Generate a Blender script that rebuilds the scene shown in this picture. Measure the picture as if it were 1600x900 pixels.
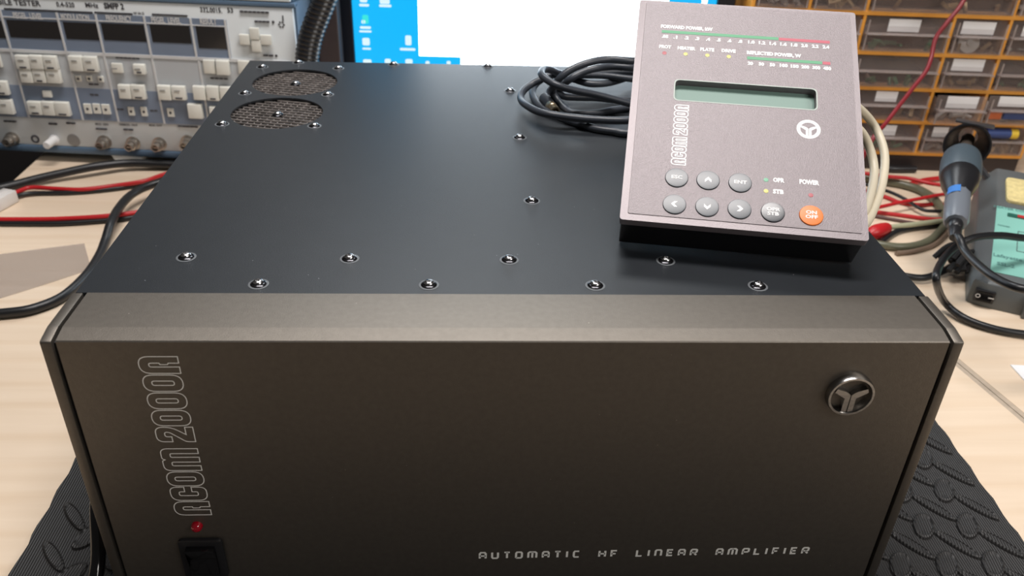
import bpy, bmesh, math, random
from mathutils import Vector, Matrix, Euler
random.seed(7)
for o in list(bpy.data.objects): bpy.data.objects.remove(o)
S = bpy.context.scene
COL = S.collection

# ------------------------------------------------------------------ camera
FPX = 1314.83
CAM = Vector((-0.02359, -0.3662, 0.42874))
CROT = Euler((1.02051, -0.03216, -0.04422), 'XYZ')
CM = CROT.to_matrix()
cd = bpy.data.cameras.new('camera'); co = bpy.data.objects.new('camera', cd); COL.objects.link(co)
co.location = CAM; co.rotation_euler = CROT
cd.sensor_width = 36; cd.lens = 36*FPX/1600; cd.clip_start = .01; cd.clip_end = 50
cd.dof.use_dof = True; cd.dof.focus_distance = .50; cd.dof.aperture_fstop = cd.lens/2.3
S.camera = co

# ------------------------------------------------------------------ world, lights, exposure
S.view_settings.view_transform = 'Standard'; S.view_settings.look = 'None'
S.view_settings.gamma = 1; S.view_settings.use_curve_mapping = False
S.view_settings.exposure = 0.0
w = bpy.data.worlds.new('world'); S.world = w; w.use_nodes = True
w.node_tree.nodes['Background'].inputs[0].default_value = (1.0, .93, .86, 1)
w.node_tree.nodes['Background'].inputs[1].default_value = .07

def area(name, loc, size, sizey, power, color, target):
    l = bpy.data.lights.new(name, 'AREA'); l.shape = 'RECTANGLE'; l.size = size; l.size_y = sizey
    l.energy = power; l.color = color
    o = bpy.data.objects.new(name, l); COL.objects.link(o); o.location = loc
    o.rotation_euler = (Vector(target)-Vector(loc)).to_track_quat('-Z', 'Y').to_euler()
    return o
area('ceiling_lamp_over_desk', (.06, .16, 1.55), 1.0, .25, 22, (1, .95, .92), (.06, .16, .1))
area('lamp_behind_monitor', (-.02, 1.05, 1.20), .60, .25, 6.0, (.93, .97, 1.0), (-.02, .0, .2))
area('room_fill_light', (1.15, -1.0, 1.25), .9, .4, 13, (1, .95, .90), (.1, 0, .1))  # added fill light, front right, lifting the front panel lettering; not a fixture

# ------------------------------------------------------------------ pixel to place helpers (the photograph's own camera)
def ray(px, py): return CM @ Vector((px-800, 450-py, -FPX))
def G(px, py, z=0.0):
    d = ray(px, py); return CAM + d*((z-CAM.z)/d.z)
def D(px, py, depth): return CAM + ray(px, py)*(depth/FPX)
class Plane:
    def __init__(s, O, rot):             # rot columns: local axes
        s.O = Vector(O); s.R = rot; s.M = Matrix.Translation(s.O) @ rot.to_4x4()
    def hit(s, px, py, axis, off=0.0):   # intersect with plane local[axis] == off -> local point
        d = s.R.transposed() @ ray(px, py); c = s.R.transposed() @ (CAM-s.O)
        return c + d*((off-c[axis])/d[axis])

# ------------------------------------------------------------------ materials
MATS = {}
def mat(name, col, rough=.5, metal=0, spec=.5, var=0, vscale=40, bump=0, bscale=200, emit=None, estr=1, alpha=None, trans=0, coat=0, stretch=None):
    if name in MATS: return MATS[name]
    m = bpy.data.materials.new(name); m.use_nodes = True; nt = m.node_tree; N = nt.nodes; L = nt.links
    b = N['Principled BSDF']; b.inputs['Base Color'].default_value = (*col, 1)
    b.inputs['Roughness'].default_value = rough; b.inputs['Metallic'].default_value = metal
    b.inputs['Specular IOR Level'].default_value = spec; b.inputs['Coat Weight'].default_value = coat
    b.inputs['Transmission Weight'].default_value = trans
    if emit: b.inputs['Emission Color'].default_value = (*emit, 1); b.inputs['Emission Strength'].default_value = estr
    if alpha is not None: b.inputs['Alpha'].default_value = alpha
    if var or bump:
        tc = N.new('ShaderNodeTexCoord'); mp = N.new('ShaderNodeMapping'); L.new(tc.outputs['Object'], mp.inputs[0])
        if stretch: mp.inputs['Scale'].default_value = stretch
    if var:
        n = N.new('ShaderNodeTexNoise'); n.inputs['Scale'].default_value = vscale; n.inputs['Detail'].default_value = 5
        L.new(mp.outputs[0], n.inputs['Vector'])
        r = N.new('ShaderNodeValToRGB'); r.color_ramp.elements[0].position = .3; r.color_ramp.elements[1].position = .7
        r.color_ramp.elements[0].color = tuple(max(0, c*(1-var)) for c in col)+(1,)
        r.color_ramp.elements[1].color = tuple(min(1, c*(1+var)) for c in col)+(1,)
        L.new(n.outputs[0], r.inputs[0]); L.new(r.outputs[0], b.inputs['Base Color'])
    if bump:
        n = N.new('ShaderNodeTexNoise'); n.inputs['Scale'].default_value = bscale; n.inputs['Detail'].default_value = 3
        L.new(mp.outputs[0], n.inputs['Vector'])
        bp = N.new('ShaderNodeBump'); bp.inputs['Strength'].default_value = bump; bp.inputs['Distance'].default_value = .001
        L.new(n.outputs[0], bp.inputs['Height']); L.new(bp.outputs[0], b.inputs['Normal'])
    MATS[name] = m; return m

def speckle(m, scale, thr, col):
    """sparse dust specks: shapes of their own on the paint"""
    nt = m.node_tree; N = nt.nodes; L = nt.links; b = N['Principled BSDF']
    tc = N.new('ShaderNodeTexCoord'); v = N.new('ShaderNodeTexVoronoi'); v.inputs['Scale'].default_value = scale
    L.new(tc.outputs['Object'], v.inputs['Vector'])
    ms = N.new('ShaderNodeMath'); ms.operation = 'LESS_THAN'; ms.inputs[1].default_value = thr
    L.new(v.outputs['Distance'], ms.inputs[0])
    sep = N.new('ShaderNodeSeparateColor'); L.new(v.outputs['Color'], sep.inputs[0])
    gt = N.new('ShaderNodeMath'); gt.operation = 'GREATER_THAN'; gt.inputs[1].default_value = .72; L.new(sep.outputs[0], gt.inputs[0])
    mu = N.new('ShaderNodeMath'); mu.operation = 'MULTIPLY'; L.new(ms.outputs[0], mu.inputs[0]); L.new(gt.outputs[0], mu.inputs[1])
    mx = N.new('ShaderNodeMix'); mx.data_type = 'RGBA'; mx.inputs['B'].default_value = (*col, 1)
    src = b.inputs['Base Color'].links
    if src: L.new(src[0].from_socket, mx.inputs['A'])
    else: mx.inputs['A'].default_value = b.inputs['Base Color'].default_value
    L.new(mu.outputs[0], mx.inputs['Factor']); L.new(mx.outputs['Result'], b.inputs['Base Color'])

M_BROWN = mat('brown_paint', (.190, .172, .150), .51, metal=.95, spec=.5, var=.05, vscale=300, bump=.08, bscale=1500); speckle(M_BROWN, 130, .028, (.5, .47, .42))
M_LID = mat('black_lid_paint', (.015, .018, .022), .42, spec=.5, var=.06, vscale=60, bump=.10, bscale=1800); speckle(M_LID, 160, .035, (.30, .32, .34))
M_BLACK = mat('black_plastic', (.012, .012, .014), .35, bump=.05, bscale=900)
M_BLACKM = mat('black_matt', (.008, .008, .009), .8)
M_GLOSSB = mat('gloss_black', (.006, .006, .007), .12)
M_SCREW = mat('black_screw', (.05, .05, .055), .20, metal=.9)
M_GLINT = mat('screw_glint', (.55, .55, .56), .22, metal=1)  # painted highlight: bright metal on the tops of the black screw heads
M_CHROME = mat('satin_chrome', (.42, .41, .40), .25, metal=1, bump=.05, bscale=500)
M_SILK = mat('silver_print', (.95, .94, .90), .4)
M_WHITE = mat('white_print', (.86, .86, .86), .5)
M_RUBBER = mat('cable_rubber', (.010, .011, .013), .38, bump=.05, bscale=300)
M_RUBG = mat('cable_rubber_grey', (.045, .052, .065), .36, bump=.05, bscale=300)
M_RED = mat('red_insulation', (.50, .015, .02), .35)
M_DKRED = mat('dark_red_insulation', (.22, .012, .02), .4)
M_CREAM = mat('cream_cable', (.62, .56, .43), .42, bump=.05, bscale=120)
M_PANEL = mat('control_face', (.215, .185, .195), .42, metal=.25, spec=.8, var=.06, vscale=900, bump=.25, bscale=2200)
M_RIM = mat('control_rim', (.215, .185, .195), .40, metal=.25, spec=.7, bump=.1, bscale=1500)

# ------------------------------------------------------------------ mesh helpers
def bm_new(): return bmesh.new()
def box(bm, x0, x1, y0, y1, z0, z1, bev=0, seg=2, M=None):
    r = bmesh.ops.create_cube(bm, size=1)
    vs = r['verts']
    bmesh.ops.scale(bm, vec=(x1-x0, y1-y0, z1-z0), verts=vs)
    bmesh.ops.translate(bm, vec=((x0+x1)/2, (y0+y1)/2, (z0+z1)/2), verts=vs)
    if bev:
        es = list({e for v in vs for e in v.link_edges})
        q = bmesh.ops.bevel(bm, geom=es, offset=bev, segments=seg, profile=.5, affect='EDGES'); vs = list({v for f in q['faces'] for v in f.verts} | {v for v in vs if v.is_valid})
    if M is not None: bmesh.ops.transform(bm, matrix=M, verts=vs)
    return vs
def lathe(bm, prof, M=None, seg=24, caps=True):
    """prof: list of (r, h) along +Z"""
    rings = []
    for r, h in prof:
        rings.append([bm.verts.new((r*math.cos(2*math.pi*i/seg), r*math.sin(2*math.pi*i/seg), h)) for i in range(seg)] if r > 1e-6 else [bm.verts.new((0, 0, h))])
    for a, b in zip(rings, rings[1:]):
        if len(a) == 1 and len(b) == 1: continue
        for i in range(seg):
            j = (i+1) % seg
            if len(a) == 1: bm.faces.new((a[0], b[i], b[j]))
            elif len(b) == 1: bm.faces.new((a[i], a[j], b[0]))
            else: bm.faces.new((a[i], a[j], b[j], b[i]))
    if caps:
        for k, rg in enumerate((rings[0], rings[-1])):
            if len(rg) > 1: bm.faces.new(rg[::-1] if k == 0 else rg)
    vs = [v for rg in rings for v in rg]
    if M is not None: bmesh.ops.transform(bm, matrix=M, verts=vs)
    return vs
def prism(bm, pts, h0, h1, axis='z', M=None, bev=0):
    """closed polygon (a,b) extruded along axis"""
    f = {'z': lambda a, b, h: (a, b, h), 'x': lambda a, b, h: (h, a, b), 'y': lambda a, b, h: (a, h, b)}[axis]
    lo = [bm.verts.new(f(a, b, h0)) for a, b in pts]; hi = [bm.verts.new(f(a, b, h1)) for a, b in pts]
    n = len(pts); fs = [bm.faces.new(lo), bm.faces.new(hi[::-1])]
    for i in range(n): fs.append(bm.faces.new((lo[i], hi[i], hi[(i+1) % n], lo[(i+1) % n])))
    bmesh.ops.recalc_face_normals(bm, faces=fs)
    vs = lo+hi
    if bev:
        es = list({e for v in vs for e in v.link_edges})
        q = bmesh.ops.bevel(bm, geom=es, offset=bev, segments=2, profile=.5, affect='EDGES')
        vs = list({v for g in q['faces'] for v in g.verts} | {v for v in vs if v.is_valid})
    if M is not None: bmesh.ops.transform(bm, matrix=M, verts=vs)
    return vs
def obj(name, bm, m, parent=None, smooth=False, loc=None):
    me = bpy.data.meshes.new(name); bmesh.ops.recalc_face_normals(bm, faces=bm.faces[:]) if smooth != 'keep' else None
    bm.to_mesh(me); bm.free()
    ms = m if isinstance(m, (list, tuple)) else [m]
    for k in ms: me.materials.append(k)
    if smooth is True or smooth == 'keep':
        for p in me.polygons: p.use_smooth = True
        try: me.set_sharp_from_angle(angle=math.radians(38))
        except Exception: pass
    o = bpy.data.objects.new(name, me); COL.objects.link(o)
    if parent: o.parent = parent
    if loc is not None: o.location = loc
    return o
def tag(o, label=None, cat=None, group=None, kind=None):
    if label: o['label'] = label
    if cat: o['category'] = cat
    if group: o['group'] = group
    if kind: o['kind'] = kind
    return o
def thing(name, label, cat, M, group=None):
    o = bpy.data.objects.new(name, None); COL.objects.link(o); o.empty_display_size = .02
    o.matrix_world = M; return tag(o, label, cat, group)
def T(x, y, z): return Matrix.Translation((x, y, z))
def RX(a): return Matrix.Rotation(a, 4, 'X')
def RY(a): return Matrix.Rotation(a, 4, 'Y')
def RZ(a): return Matrix.Rotation(a, 4, 'Z')
def align(p, q):
    """matrix taking +Z to the direction p->q, origin p"""
    p = Vector(p); q = Vector(q)
    return T(*p) @ (q-p).to_track_quat('Z', 'Y').to_matrix().to_4x4()
def catmull(pts, n=8):
    P = [Vector(p) for p in pts]; P = [2*P[0]-P[1]]+P+[2*P[-1]-P[-2]]; out = []
    for i in range(1, len(P)-2):
        a, b, c, d = P[i-1:i+3]
        for k in range(n):
            t = k/n
            out.append(.5*((2*b)+(c-a)*t+(2*a-5*b+4*c-d)*t*t+(3*b-a-3*c+d)*t**3))
    out.append(P[-2]); return out
def tube(bm, pts, r, seg=10, n=8, smooth=True):
    C = catmull(pts, n) if smooth else [Vector(p) for p in pts]
    up = None; rings = []
    for i, p in enumerate(C):
        t = (C[min(i+1, len(C)-1)]-C[max(i-1, 0)]).normalized()
        if up is None: up = t.orthogonal().normalized()
        up = (up - t*up.dot(t)).normalized(); s = t.cross(up)
        rr = r(i/(len(C)-1)) if callable(r) else r
        rings.append([bm.verts.new(p+(up*math.cos(2*math.pi*k/seg)+s*math.sin(2*math.pi*k/seg))*rr) for k in range(seg)])
    for a, b in zip(rings, rings[1:]):
        for k in range(seg): bm.faces.new((a[k], a[(k+1) % seg], b[(k+1) % seg], b[k]))
    bm.faces.new(rings[0][::-1]); bm.faces.new(rings[-1])
def roundpoly(pts, seg=6):
    out = []; n = len(pts)
    for i, p in enumerate(pts):
        r = p[2] if len(p) > 2 else 0
        P = Vector(p[:2]); A = Vector(pts[i-1][:2]); B = Vector(pts[(i+1) % n][:2])
        if r <= 0: out.append(P); continue
        u = (A-P); v = (B-P); r = min(r, u.length*.499, v.length*.499)
        a = P+u.normalized()*r; b = P+v.normalized()*r
        for k in range(seg+1):
            t = k/seg; out.append(a*(1-t)**2+P*2*t*(1-t)+b*t*t)
    res = []
    for q in out:
        if not res or (q-res[-1]).length > 1e-7: res.append(q)
    if (res[0]-res[-1]).length < 1e-7: res.pop()
    return res
def ribbon(bm, pts, wd, closed, F, th=.0001):
    """flat stroke of width wd along 2D pts, F maps (a,b,h)->Vector"""
    n = len(pts); L = []; Rr = []
    for i in range(n):
        p = pts[i]
        a = pts[i-1] if (closed or i > 0) else None; b = pts[(i+1) % n] if (closed or i < n-1) else None
        d1 = (p-a).normalized() if a is not None else None; d2 = (b-p).normalized() if b is not None else None
        if d1 is None: d1 = d2
        if d2 is None: d2 = d1
        n1 = Vector((-d1.y, d1.x)); n2 = Vector((-d2.y, d2.x)); m = n1+n2
        m = m.normalized() if m.length > .2 else n1
        k = wd/2/max(.45, m.dot(n1))
        L.append(p+m*k); Rr.append(p-m*k)
    t0 = [bm.verts.new(F(q.x, q.y, th)) for q in L]; t1 = [bm.verts.new(F(q.x, q.y, th)) for q in Rr]
    for i in range(n if closed else n-1):
        j = (i+1) % n; bm.faces.new((t0[i], t0[j], t1[j], t1[i]))
def text(name, s, size, m, parent, M, xs=1.0, off=0.0, ext=.00005, ax='CENTER'):
    c = bpy.data.curves.new(name, 'FONT'); c.body = s; c.size = size; c.align_x = ax; c.align_y = 'CENTER'
    c.offset = off*size; c.extrude = ext; c.resolution_u = 2
    t = bpy.data.objects.new(name+'_curve', c); COL.objects.link(t)
    dg = bpy.context.evaluated_depsgraph_get(); me = bpy.data.meshes.new_from_object(t.evaluated_get(dg))
    bpy.data.objects.remove(t); bpy.data.curves.remove(c)
    me.transform(M @ Matrix.Diagonal((xs, 1, 1, 1))); me.materials.clear(); me.materials.append(m); me.name = name
    o = bpy.data.objects.new(name, me); COL.objects.link(o)
    if parent: o.parent = parent
    return o
def join_text(name, items, m, parent):
    """items: (string, size, M, xs, off), each printed word its own part"""
    for t_, size, M, xs, off in items: text('lettering', t_, size, m, parent, M, xs, off)

# ------------------------------------------------------------------ the room
m_wall = mat('wall_paint', (.035, .030, .030), .8, var=.15, vscale=6)
bm = bm_new(); box(bm, -2.5, 2.5, 1.45, 1.5, -.72, 2.1); tag(obj('wall_back', bm, m_wall), kind='structure')
m_floor = mat('floor_vinyl', (.020, .014, .014), .6, var=.2, vscale=9)
bm = bm_new(); box(bm, -2.5, 2.5, -2.0, 1.5, -.76, -.72); tag(obj('floor', bm, m_floor), kind='structure')

def wood():
    m = bpy.data.materials.new('maple_laminate'); m.use_nodes = True; nt = m.node_tree; N = nt.nodes; L = nt.links; b = N['Principled BSDF']
    tc = N.new('ShaderNodeTexCoord'); mp = N.new('ShaderNodeMapping'); mp.inputs['Scale'].default_value = (2.2, 42, 1)
    L.new(tc.outputs['Object'], mp.inputs[0])
    n = N.new('ShaderNodeTexNoise'); n.inputs['Scale'].default_value = 2.2; n.inputs['Detail'].default_value = 6; n.inputs['Distortion'].default_value = .5
    L.new(mp.outputs[0], n.inputs[0])
    r = N.new('ShaderNodeValToRGB'); e = r.color_ramp.elements
    e[0].position = .25; e[0].color = (.76, .605, .45, 1); e[1].position = .70; e[1].color = (.83, .68, .525, 1)
    L.new(n.outputs[0], r.inputs[0])
    mp2 = N.new('ShaderNodeMapping'); mp2.inputs['Scale'].default_value = (.7, 4.0, 1); L.new(tc.outputs['Object'], mp2.inputs[0])
    wv = N.new('ShaderNodeTexWave'); wv.bands_direction = 'Y'; wv.inputs['Scale'].default_value = 2.6; wv.inputs['Distortion'].default_value = 5.5; wv.inputs['Detail'].default_value = 3
    L.new(mp2.outputs[0], wv.inputs[0])
    r2 = N.new('ShaderNodeValToRGB'); r2.color_ramp.elements[0].color = (.965, .945, .92, 1); r2.color_ramp.elements[1].color = (1, 1, 1, 1); r2.color_ramp.elements[1].position = .25
    L.new(wv.outputs[0], r2.inputs[0])
    mx = N.new('ShaderNodeMix'); mx.data_type = 'RGBA'; mx.blend_type = 'MULTIPLY'; mx.inputs['Factor'].default_value = 1
    L.new(r.outputs[0], mx.inputs['A']); L.new(r2.outputs[0], mx.inputs['B']); L.new(mx.outputs['Result'], b.inputs['Base Color'])
    b.inputs['Roughness'].default_value = .42
    return m
m_wood = wood()
m_band = mat('edge_band', (.50, .41, .32), .5, var=.08, vscale=200)
# two desks meet along a banded seam to the right of the amplifier
sa = Vector((.4085, .2040)); sdir = Vector((.0170, -.0752)).normalized(); sn = Vector((-sdir.y, sdir.x))  # sn points to +x
if sn.x < 0: sn = -sn
def seam(y, off): 
    k = (y-sa.y)/sdir.y; p = sa+sdir*k; return (p.x+off/sn.x, y)
YB, YF = 1.30, -.37
d1 = thing('desk', 'maple laminate desk with the black amplifier standing on it', 'desk', T(-.05, .3, -.72))
bm = bm_new(); prism(bm, [(-.556, YF), seam(YF, -.0052), seam(YB, -.0052), (-.556, YB)], -.028, 0); o = obj('desktop', bm, m_wood); o.parent = d1; o.location = (.05, -.3, .72)
bm = bm_new(); prism(bm, [seam(YF, -.0052), seam(YF, -.0004), seam(YB, -.0004), seam(YB, -.0052)], -.028, -.0003); o = obj('edge_band', bm, m_band, d1); o.location = (.05, -.3, .72)
for x, y in ((-.5, YF+.06), (.3, YF+.06), (-.5, YB-.06), (.1, YB-.06)):
    bm = bm_new(); box(bm, x-.02+.05, x+.02+.05, y-.02-.3, y+.02-.3, 0, .692, .002); obj('leg', bm, M_CHROME, d1)
d2 = thing('desk', 'maple laminate side desk carrying the soldering station, right of the seam', 'desk', T(.9, .3, -.72))
bm = bm_new(); prism(bm, [seam(YF, .0052), (1.45, YF), (1.45, YB), seam(YB, .0052)], -.028, 0); o = obj('desktop', bm, m_wood, d2); o.location = (-.9, -.3, .72)
bm = bm_new(); prism(bm, [seam(YF, .0004), seam(YF, .0052), seam(YB, .0052), seam(YB, .0004)], -.028, -.0003); o = obj('edge_band', bm, m_band, d2); o.location = (-.9, -.3, .72)
for x, y in ((.7, YF+.06), (1.39, YF+.06), (.5, YB-.06), (1.39, YB-.06)):
    bm = bm_new(); box(bm, x-.02-.9, x+.02-.9, y-.02-.3, y+.02-.3, 0, .692, .002); obj('leg', bm, M_CHROME, d2)

# ------------------------------------------------------------------ rubber mat under the amplifier
m_mat = mat('black_rubber_mat', (.030, .028, .028), .55, var=.15, vscale=120)
def ribbed(name, ang):
    m = mat(name, (.026, .025, .025), .5, var=.12, vscale=120); nt = m.node_tree; N = nt.nodes; L = nt.links
    tc = N.new('ShaderNodeTexCoord'); mp = N.new('ShaderNodeMapping'); mp.inputs['Rotation'].default_value = (0, 0, ang); L.new(tc.outputs['Object'], mp.inputs[0])
    wv = N.new('ShaderNodeTexWave'); wv.inputs['Scale'].default_value = 190; wv.bands_direction = 'X'; L.new(mp.outputs[0], wv.inputs[0])
    bp = N.new('ShaderNodeBump'); bp.inputs['Strength'].default_value = .55; bp.inputs['Distance'].default_value = .0008
    L.new(wv.outputs[0], bp.inputs['Height']); L.new(bp.outputs[0], N['Principled BSDF'].inputs['Normal']); return m
m_r1 = ribbed('mat_ground_ribs', 0); m_r2 = ribbed('mat_lozenge_ribs', math.radians(8))
mt = thing('rubber_mat', 'black rubber anti-slip mat with raised lozenge pattern under the amplifier', 'mat', T(.0235, .1, 0))
bm = bm_new(); X0, X1, Y0, Y1 = -.3215, .3215, -.36, .34
def wob(t): return .0008*math.sin(t*190)+.0004*math.sin(t*410+1)
pts = []
NN = 90
for i in range(NN): t = Y0+(Y1-Y0)*i/NN; pts.append((X1+wob(t), t))
for i in range(NN): t = X1+(X0-X1)*i/NN; pts.append((t, Y1+wob(t)))
for i in range(NN): t = Y1+(Y0-Y1)*i/NN; pts.append((X0+wob(t), t))
for i in range(NN): t = X0+(X1-X0)*i/NN; pts.append((t, Y0+wob(t)))
prism(bm, pts, 0, .006); obj('base_sheet', bm, m_r1, mt)
bm = bm_new()
def lozenge(bm, cx, cy, a, b, ang, h=.0022, seg=22):
    R2 = Matrix.Rotation(ang, 2); rings = []
    for k, (s, hh) in enumerate(((1.0, 0), (.93, .75), (.80, 1.0), (.72, .72), (.40, .80))):
        rg = []
        for i in range(seg):
            t = 2*math.pi*i/seg; p = R2 @ Vector((a*s*math.cos(t), b*s*math.sin(t))); rg.append(bm.verts.new((cx+p.x, cy+p.y, .006+h*hh)))
        rings.append(rg)
    for A, B in zip(rings, rings[1:]):
        for i in range(seg): bm.faces.new((A[i], A[(i+1) % seg], B[(i+1) % seg], B[i]))
    bm.faces.new(rings[-1])
for i in range(-21, 3):
    for j in range(-14, 11):
        cx = .2835+i*.0303-.0235; cy = .0183+j*.0325-.1
        for dx, dy, a_, b_, an in ((0, 0, .0128, .0070, 62), (.0145, .0165, .0165, .0040, -50)):
            x, y = cx+dx, cy+dy
            if not (X0+.006 < x < X1-.008 and Y0+.012 < y < Y1-.012): continue
            if -.205 < x < .16 and y > .0: continue
            lozenge(bm, x, y, a_, b_, math.radians(an))
obj('raised_lozenges', bm, m_r2, mt, smooth=True)

# ------------------------------------------------------------------ amplifier
ZL = .200
amp = thing('amplifier', 'large black and brown radio amplifier in the foreground on the rubber mat', 'amplifier', T(0, .18, .0068))
AO = Vector((0, .18, .0068))
def A(o): o.parent = amp; o.matrix_parent_inverse = Matrix.Translation(-AO); return o
V1, V2 = (-.1683, .3365), (-.1690, .2620); R1, R2 = .0350, .0345
bm = bm_new()
def loop(pts, z):
    vs = [bm.verts.new((x, y, z)) for x, y in pts]; return [bm.edges.new((vs[i], vs[(i+1) % len(vs)])) for i in range(len(vs))]
es = loop([(-.2184, 0), (.2184, 0), (.2184, .395), (-.2184, .395)], ZL)
for (cx, cy), r in ((V1, R1), (V2, R2)): es += loop([(cx+r*math.cos(t*math.pi/32), cy+r*math.sin(t*math.pi/32)) for t in range(64)], ZL)
bmesh.ops.triangle_fill(bm, use_beauty=True, edges=es)
r = bmesh.ops.extrude_face_region(bm, geom=bm.faces[:]); bmesh.ops.translate(bm, vec=(0, 0, -.0015), verts=[v for v in r['geom'] if isinstance(v, bmesh.types.BMVert)])
A(obj('lid', bm, M_LID))
bm = bm_new()
for s in (-1, 1): box(bm, min(s*.2184, s*.2169), max(s*.2184, s*.2169), .0, .395, .022, ZL-.0016)
box(bm, -.2168, .2168, .3935, .395, .022, ZL-.0016); box(bm, -.2168, .2168, .0, .0015, .022, ZL-.0016); box(bm, -.2168, .2168, .0, .3949, .0205, .0225)
A(obj('chassis', bm, M_LID))
# front panel: bent plate
PF = [(0, ZL), (-.0300, ZL), (-.0310, ZL-.00015), (-.0391, ZL-.0017), (-.0396, ZL-.0023), (-.0396, .022), (-.0376, .022), (-.0376, ZL-.0045), (-.030, ZL-.0022), (0, ZL-.002)]
bm = bm_new(); prism(bm, PF, -.2127, .2127, 'x'); A(obj('front_panel', bm, M_BROWN, smooth=True))
RF = [(0, ZL), (-.0300, ZL), (-.0360, ZL-.0012), (-.0395, ZL-.0032), (-.0402, ZL-.0056), (-.0402, .022), (-.034, .022), (-.034, ZL-.009), (0, ZL-.006)]
RF = [(0, ZL), (-.0300, ZL), (-.0394, ZL-.0018), (-.0400, ZL-.0025), (-.0400, .022), (-.030, .022), (-.030, .03), (0, .03)]
for s in (-1, 1):
    bm = bm_new(); prism(bm, RF, min(s*.2147, s*.2200), max(s*.2147, s*.2200), 'x', bev=.0006); A(obj('side_rail', bm, M_BROWN, smooth=True))
for s in (-1, 1):
    bm = bm_new(); box(bm, s*.2137-.0012, s*.2137+.0012, -.0376, 0, .022, ZL-.004); A(obj('gap_seal', bm, M_BLACKM))
for x in (-.18, .18):
    for y in (.0, .35):
        bm = bm_new(); lathe(bm, [(.011, .0078), (.013, .0215)], T(x, y, 0)); A(obj('foot', bm, M_BLACK, smooth=True))
# vents: woven wire grilles
m_wire = mat('grille_wire', (.38, .34, .32), .42, metal=.8, var=.4, vscale=150)
m_fan = mat('fan_plastic', (.035, .028, .025), .5)
for (cx, cy), r in ((V1, R1), (V2, R2)):
    bm = bm_new(); st = .0054; a0 = math.radians(-13)
    k = -int(r/st)
    while k*st < r:
        h = math.sqrt(max(0, (r+.001)**2-(k*st)**2))
        if h > .003:
            for q in (0, 1):
                a = a0+q*math.pi/2; dx, dy = math.cos(a), math.sin(a); nx, ny = -dy, dx
                p0 = (cx+nx*k*st-dx*h, cy+ny*k*st-dy*h, ZL-.0027-q*.0006); p1 = (cx+nx*k*st+dx*h, cy+ny*k*st+dy*h, ZL-.0027-q*.0006)
                tube(bm, [p0, p1], .00038 if q else .00085, 5, 1, smooth=False)
        k += 1
    g = A(obj('vent_grille', bm, m_wire, smooth=True))
    bm = bm_new(); lathe(bm, [(.013, ZL-.014), (.013, ZL-.006)], T(cx, cy, 0), 24)
    for b in range(7):
        a = b*2*math.pi/7
        Mx = T(cx, cy, ZL-.011) @ RZ(a) @ T(.023, 0, 0) @ RX(math.radians(35)); box(bm, -.011, .011, -.009, .009, -.0007, .0007, M=Mx)
    A(obj('fan', bm, m_fan, smooth=True))
bm = bm_new(); 
for (cx, cy), r in ((V1, R1), (V2, R2)): lathe(bm, [(r+.002, ZL-.022), (r+.002, ZL-.0018), (r+.0026, ZL-.0018), (r+.0026, ZL-.023), (0, ZL-.023), (0, ZL-.022)], T(cx, cy, 0), 40, caps=False)
A(obj('fan_duct', bm, M_BLACKM))
# screws
def screw_mesh():
    bm = bm_new()
    lathe(bm, [(.0042, 0), (.0042, .0004), (.0036, .0009), (.0029, .0011), (.0028, .0016), (.0021, .0024), (.0012, .0026), (.0011, .0018), (0, .0018)], seg=20, caps=False)
    for f in bm.faces: f.material_index = 1 if f.calc_center_median().z > .0017 and f.calc_center_median().length < .0032 else 0
    return bm
sc0 = obj('screw', screw_mesh(), [M_SCREW, M_GLINT], smooth=True); sc0.parent = amp
m_worn = mat('worn_ring', (.12, .13, .14), .5)
bm = bm_new(); lathe(bm, [(.0042, 0), (.0053, .00015), (.0050, .00025), (.0042, .0002)], seg=24, caps=False)
wr0 = obj('washer', bm, m_worn, sc0, smooth=True)
SC = [(-.1744, .0364), (-.087, .0358), (0, .0355), (.087, .0354), (-.1302, .0088), (-.0429, .0088), (.0442, .0089), (.1312, .0090),
      (.0173, .1105), (.0152, .2172), (.0127, .3229), (-.2036, .3758), (-.2030, .3052), (-.2041, .2355), (-.1372, .3760), (-.1367, .3054), (-.1365, .2345),
      (-.1749, .3908), (-.0898, .3908), (-.0048, .3908), (.080, .3908), (.165, .3908), (.205, .2), (.205, .32)]
for i, (x, y) in enumerate(SC):
    if i == 0: s, ww = sc0, wr0
    else: s = sc0.copy(); COL.objects.link(s); s.parent = amp; ww = wr0.copy(); COL.objects.link(ww); ww.parent = s
    s.location = Vector((x, y, ZL))-AO; s.rotation_euler = (0, 0, random.random()*3)
for (cx, cy) in (V1, V2):
    s = sc0.copy(); COL.objects.link(s); s.parent = amp; s.location = Vector((cx, cy+.0005, ZL-.0020))-AO
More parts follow.
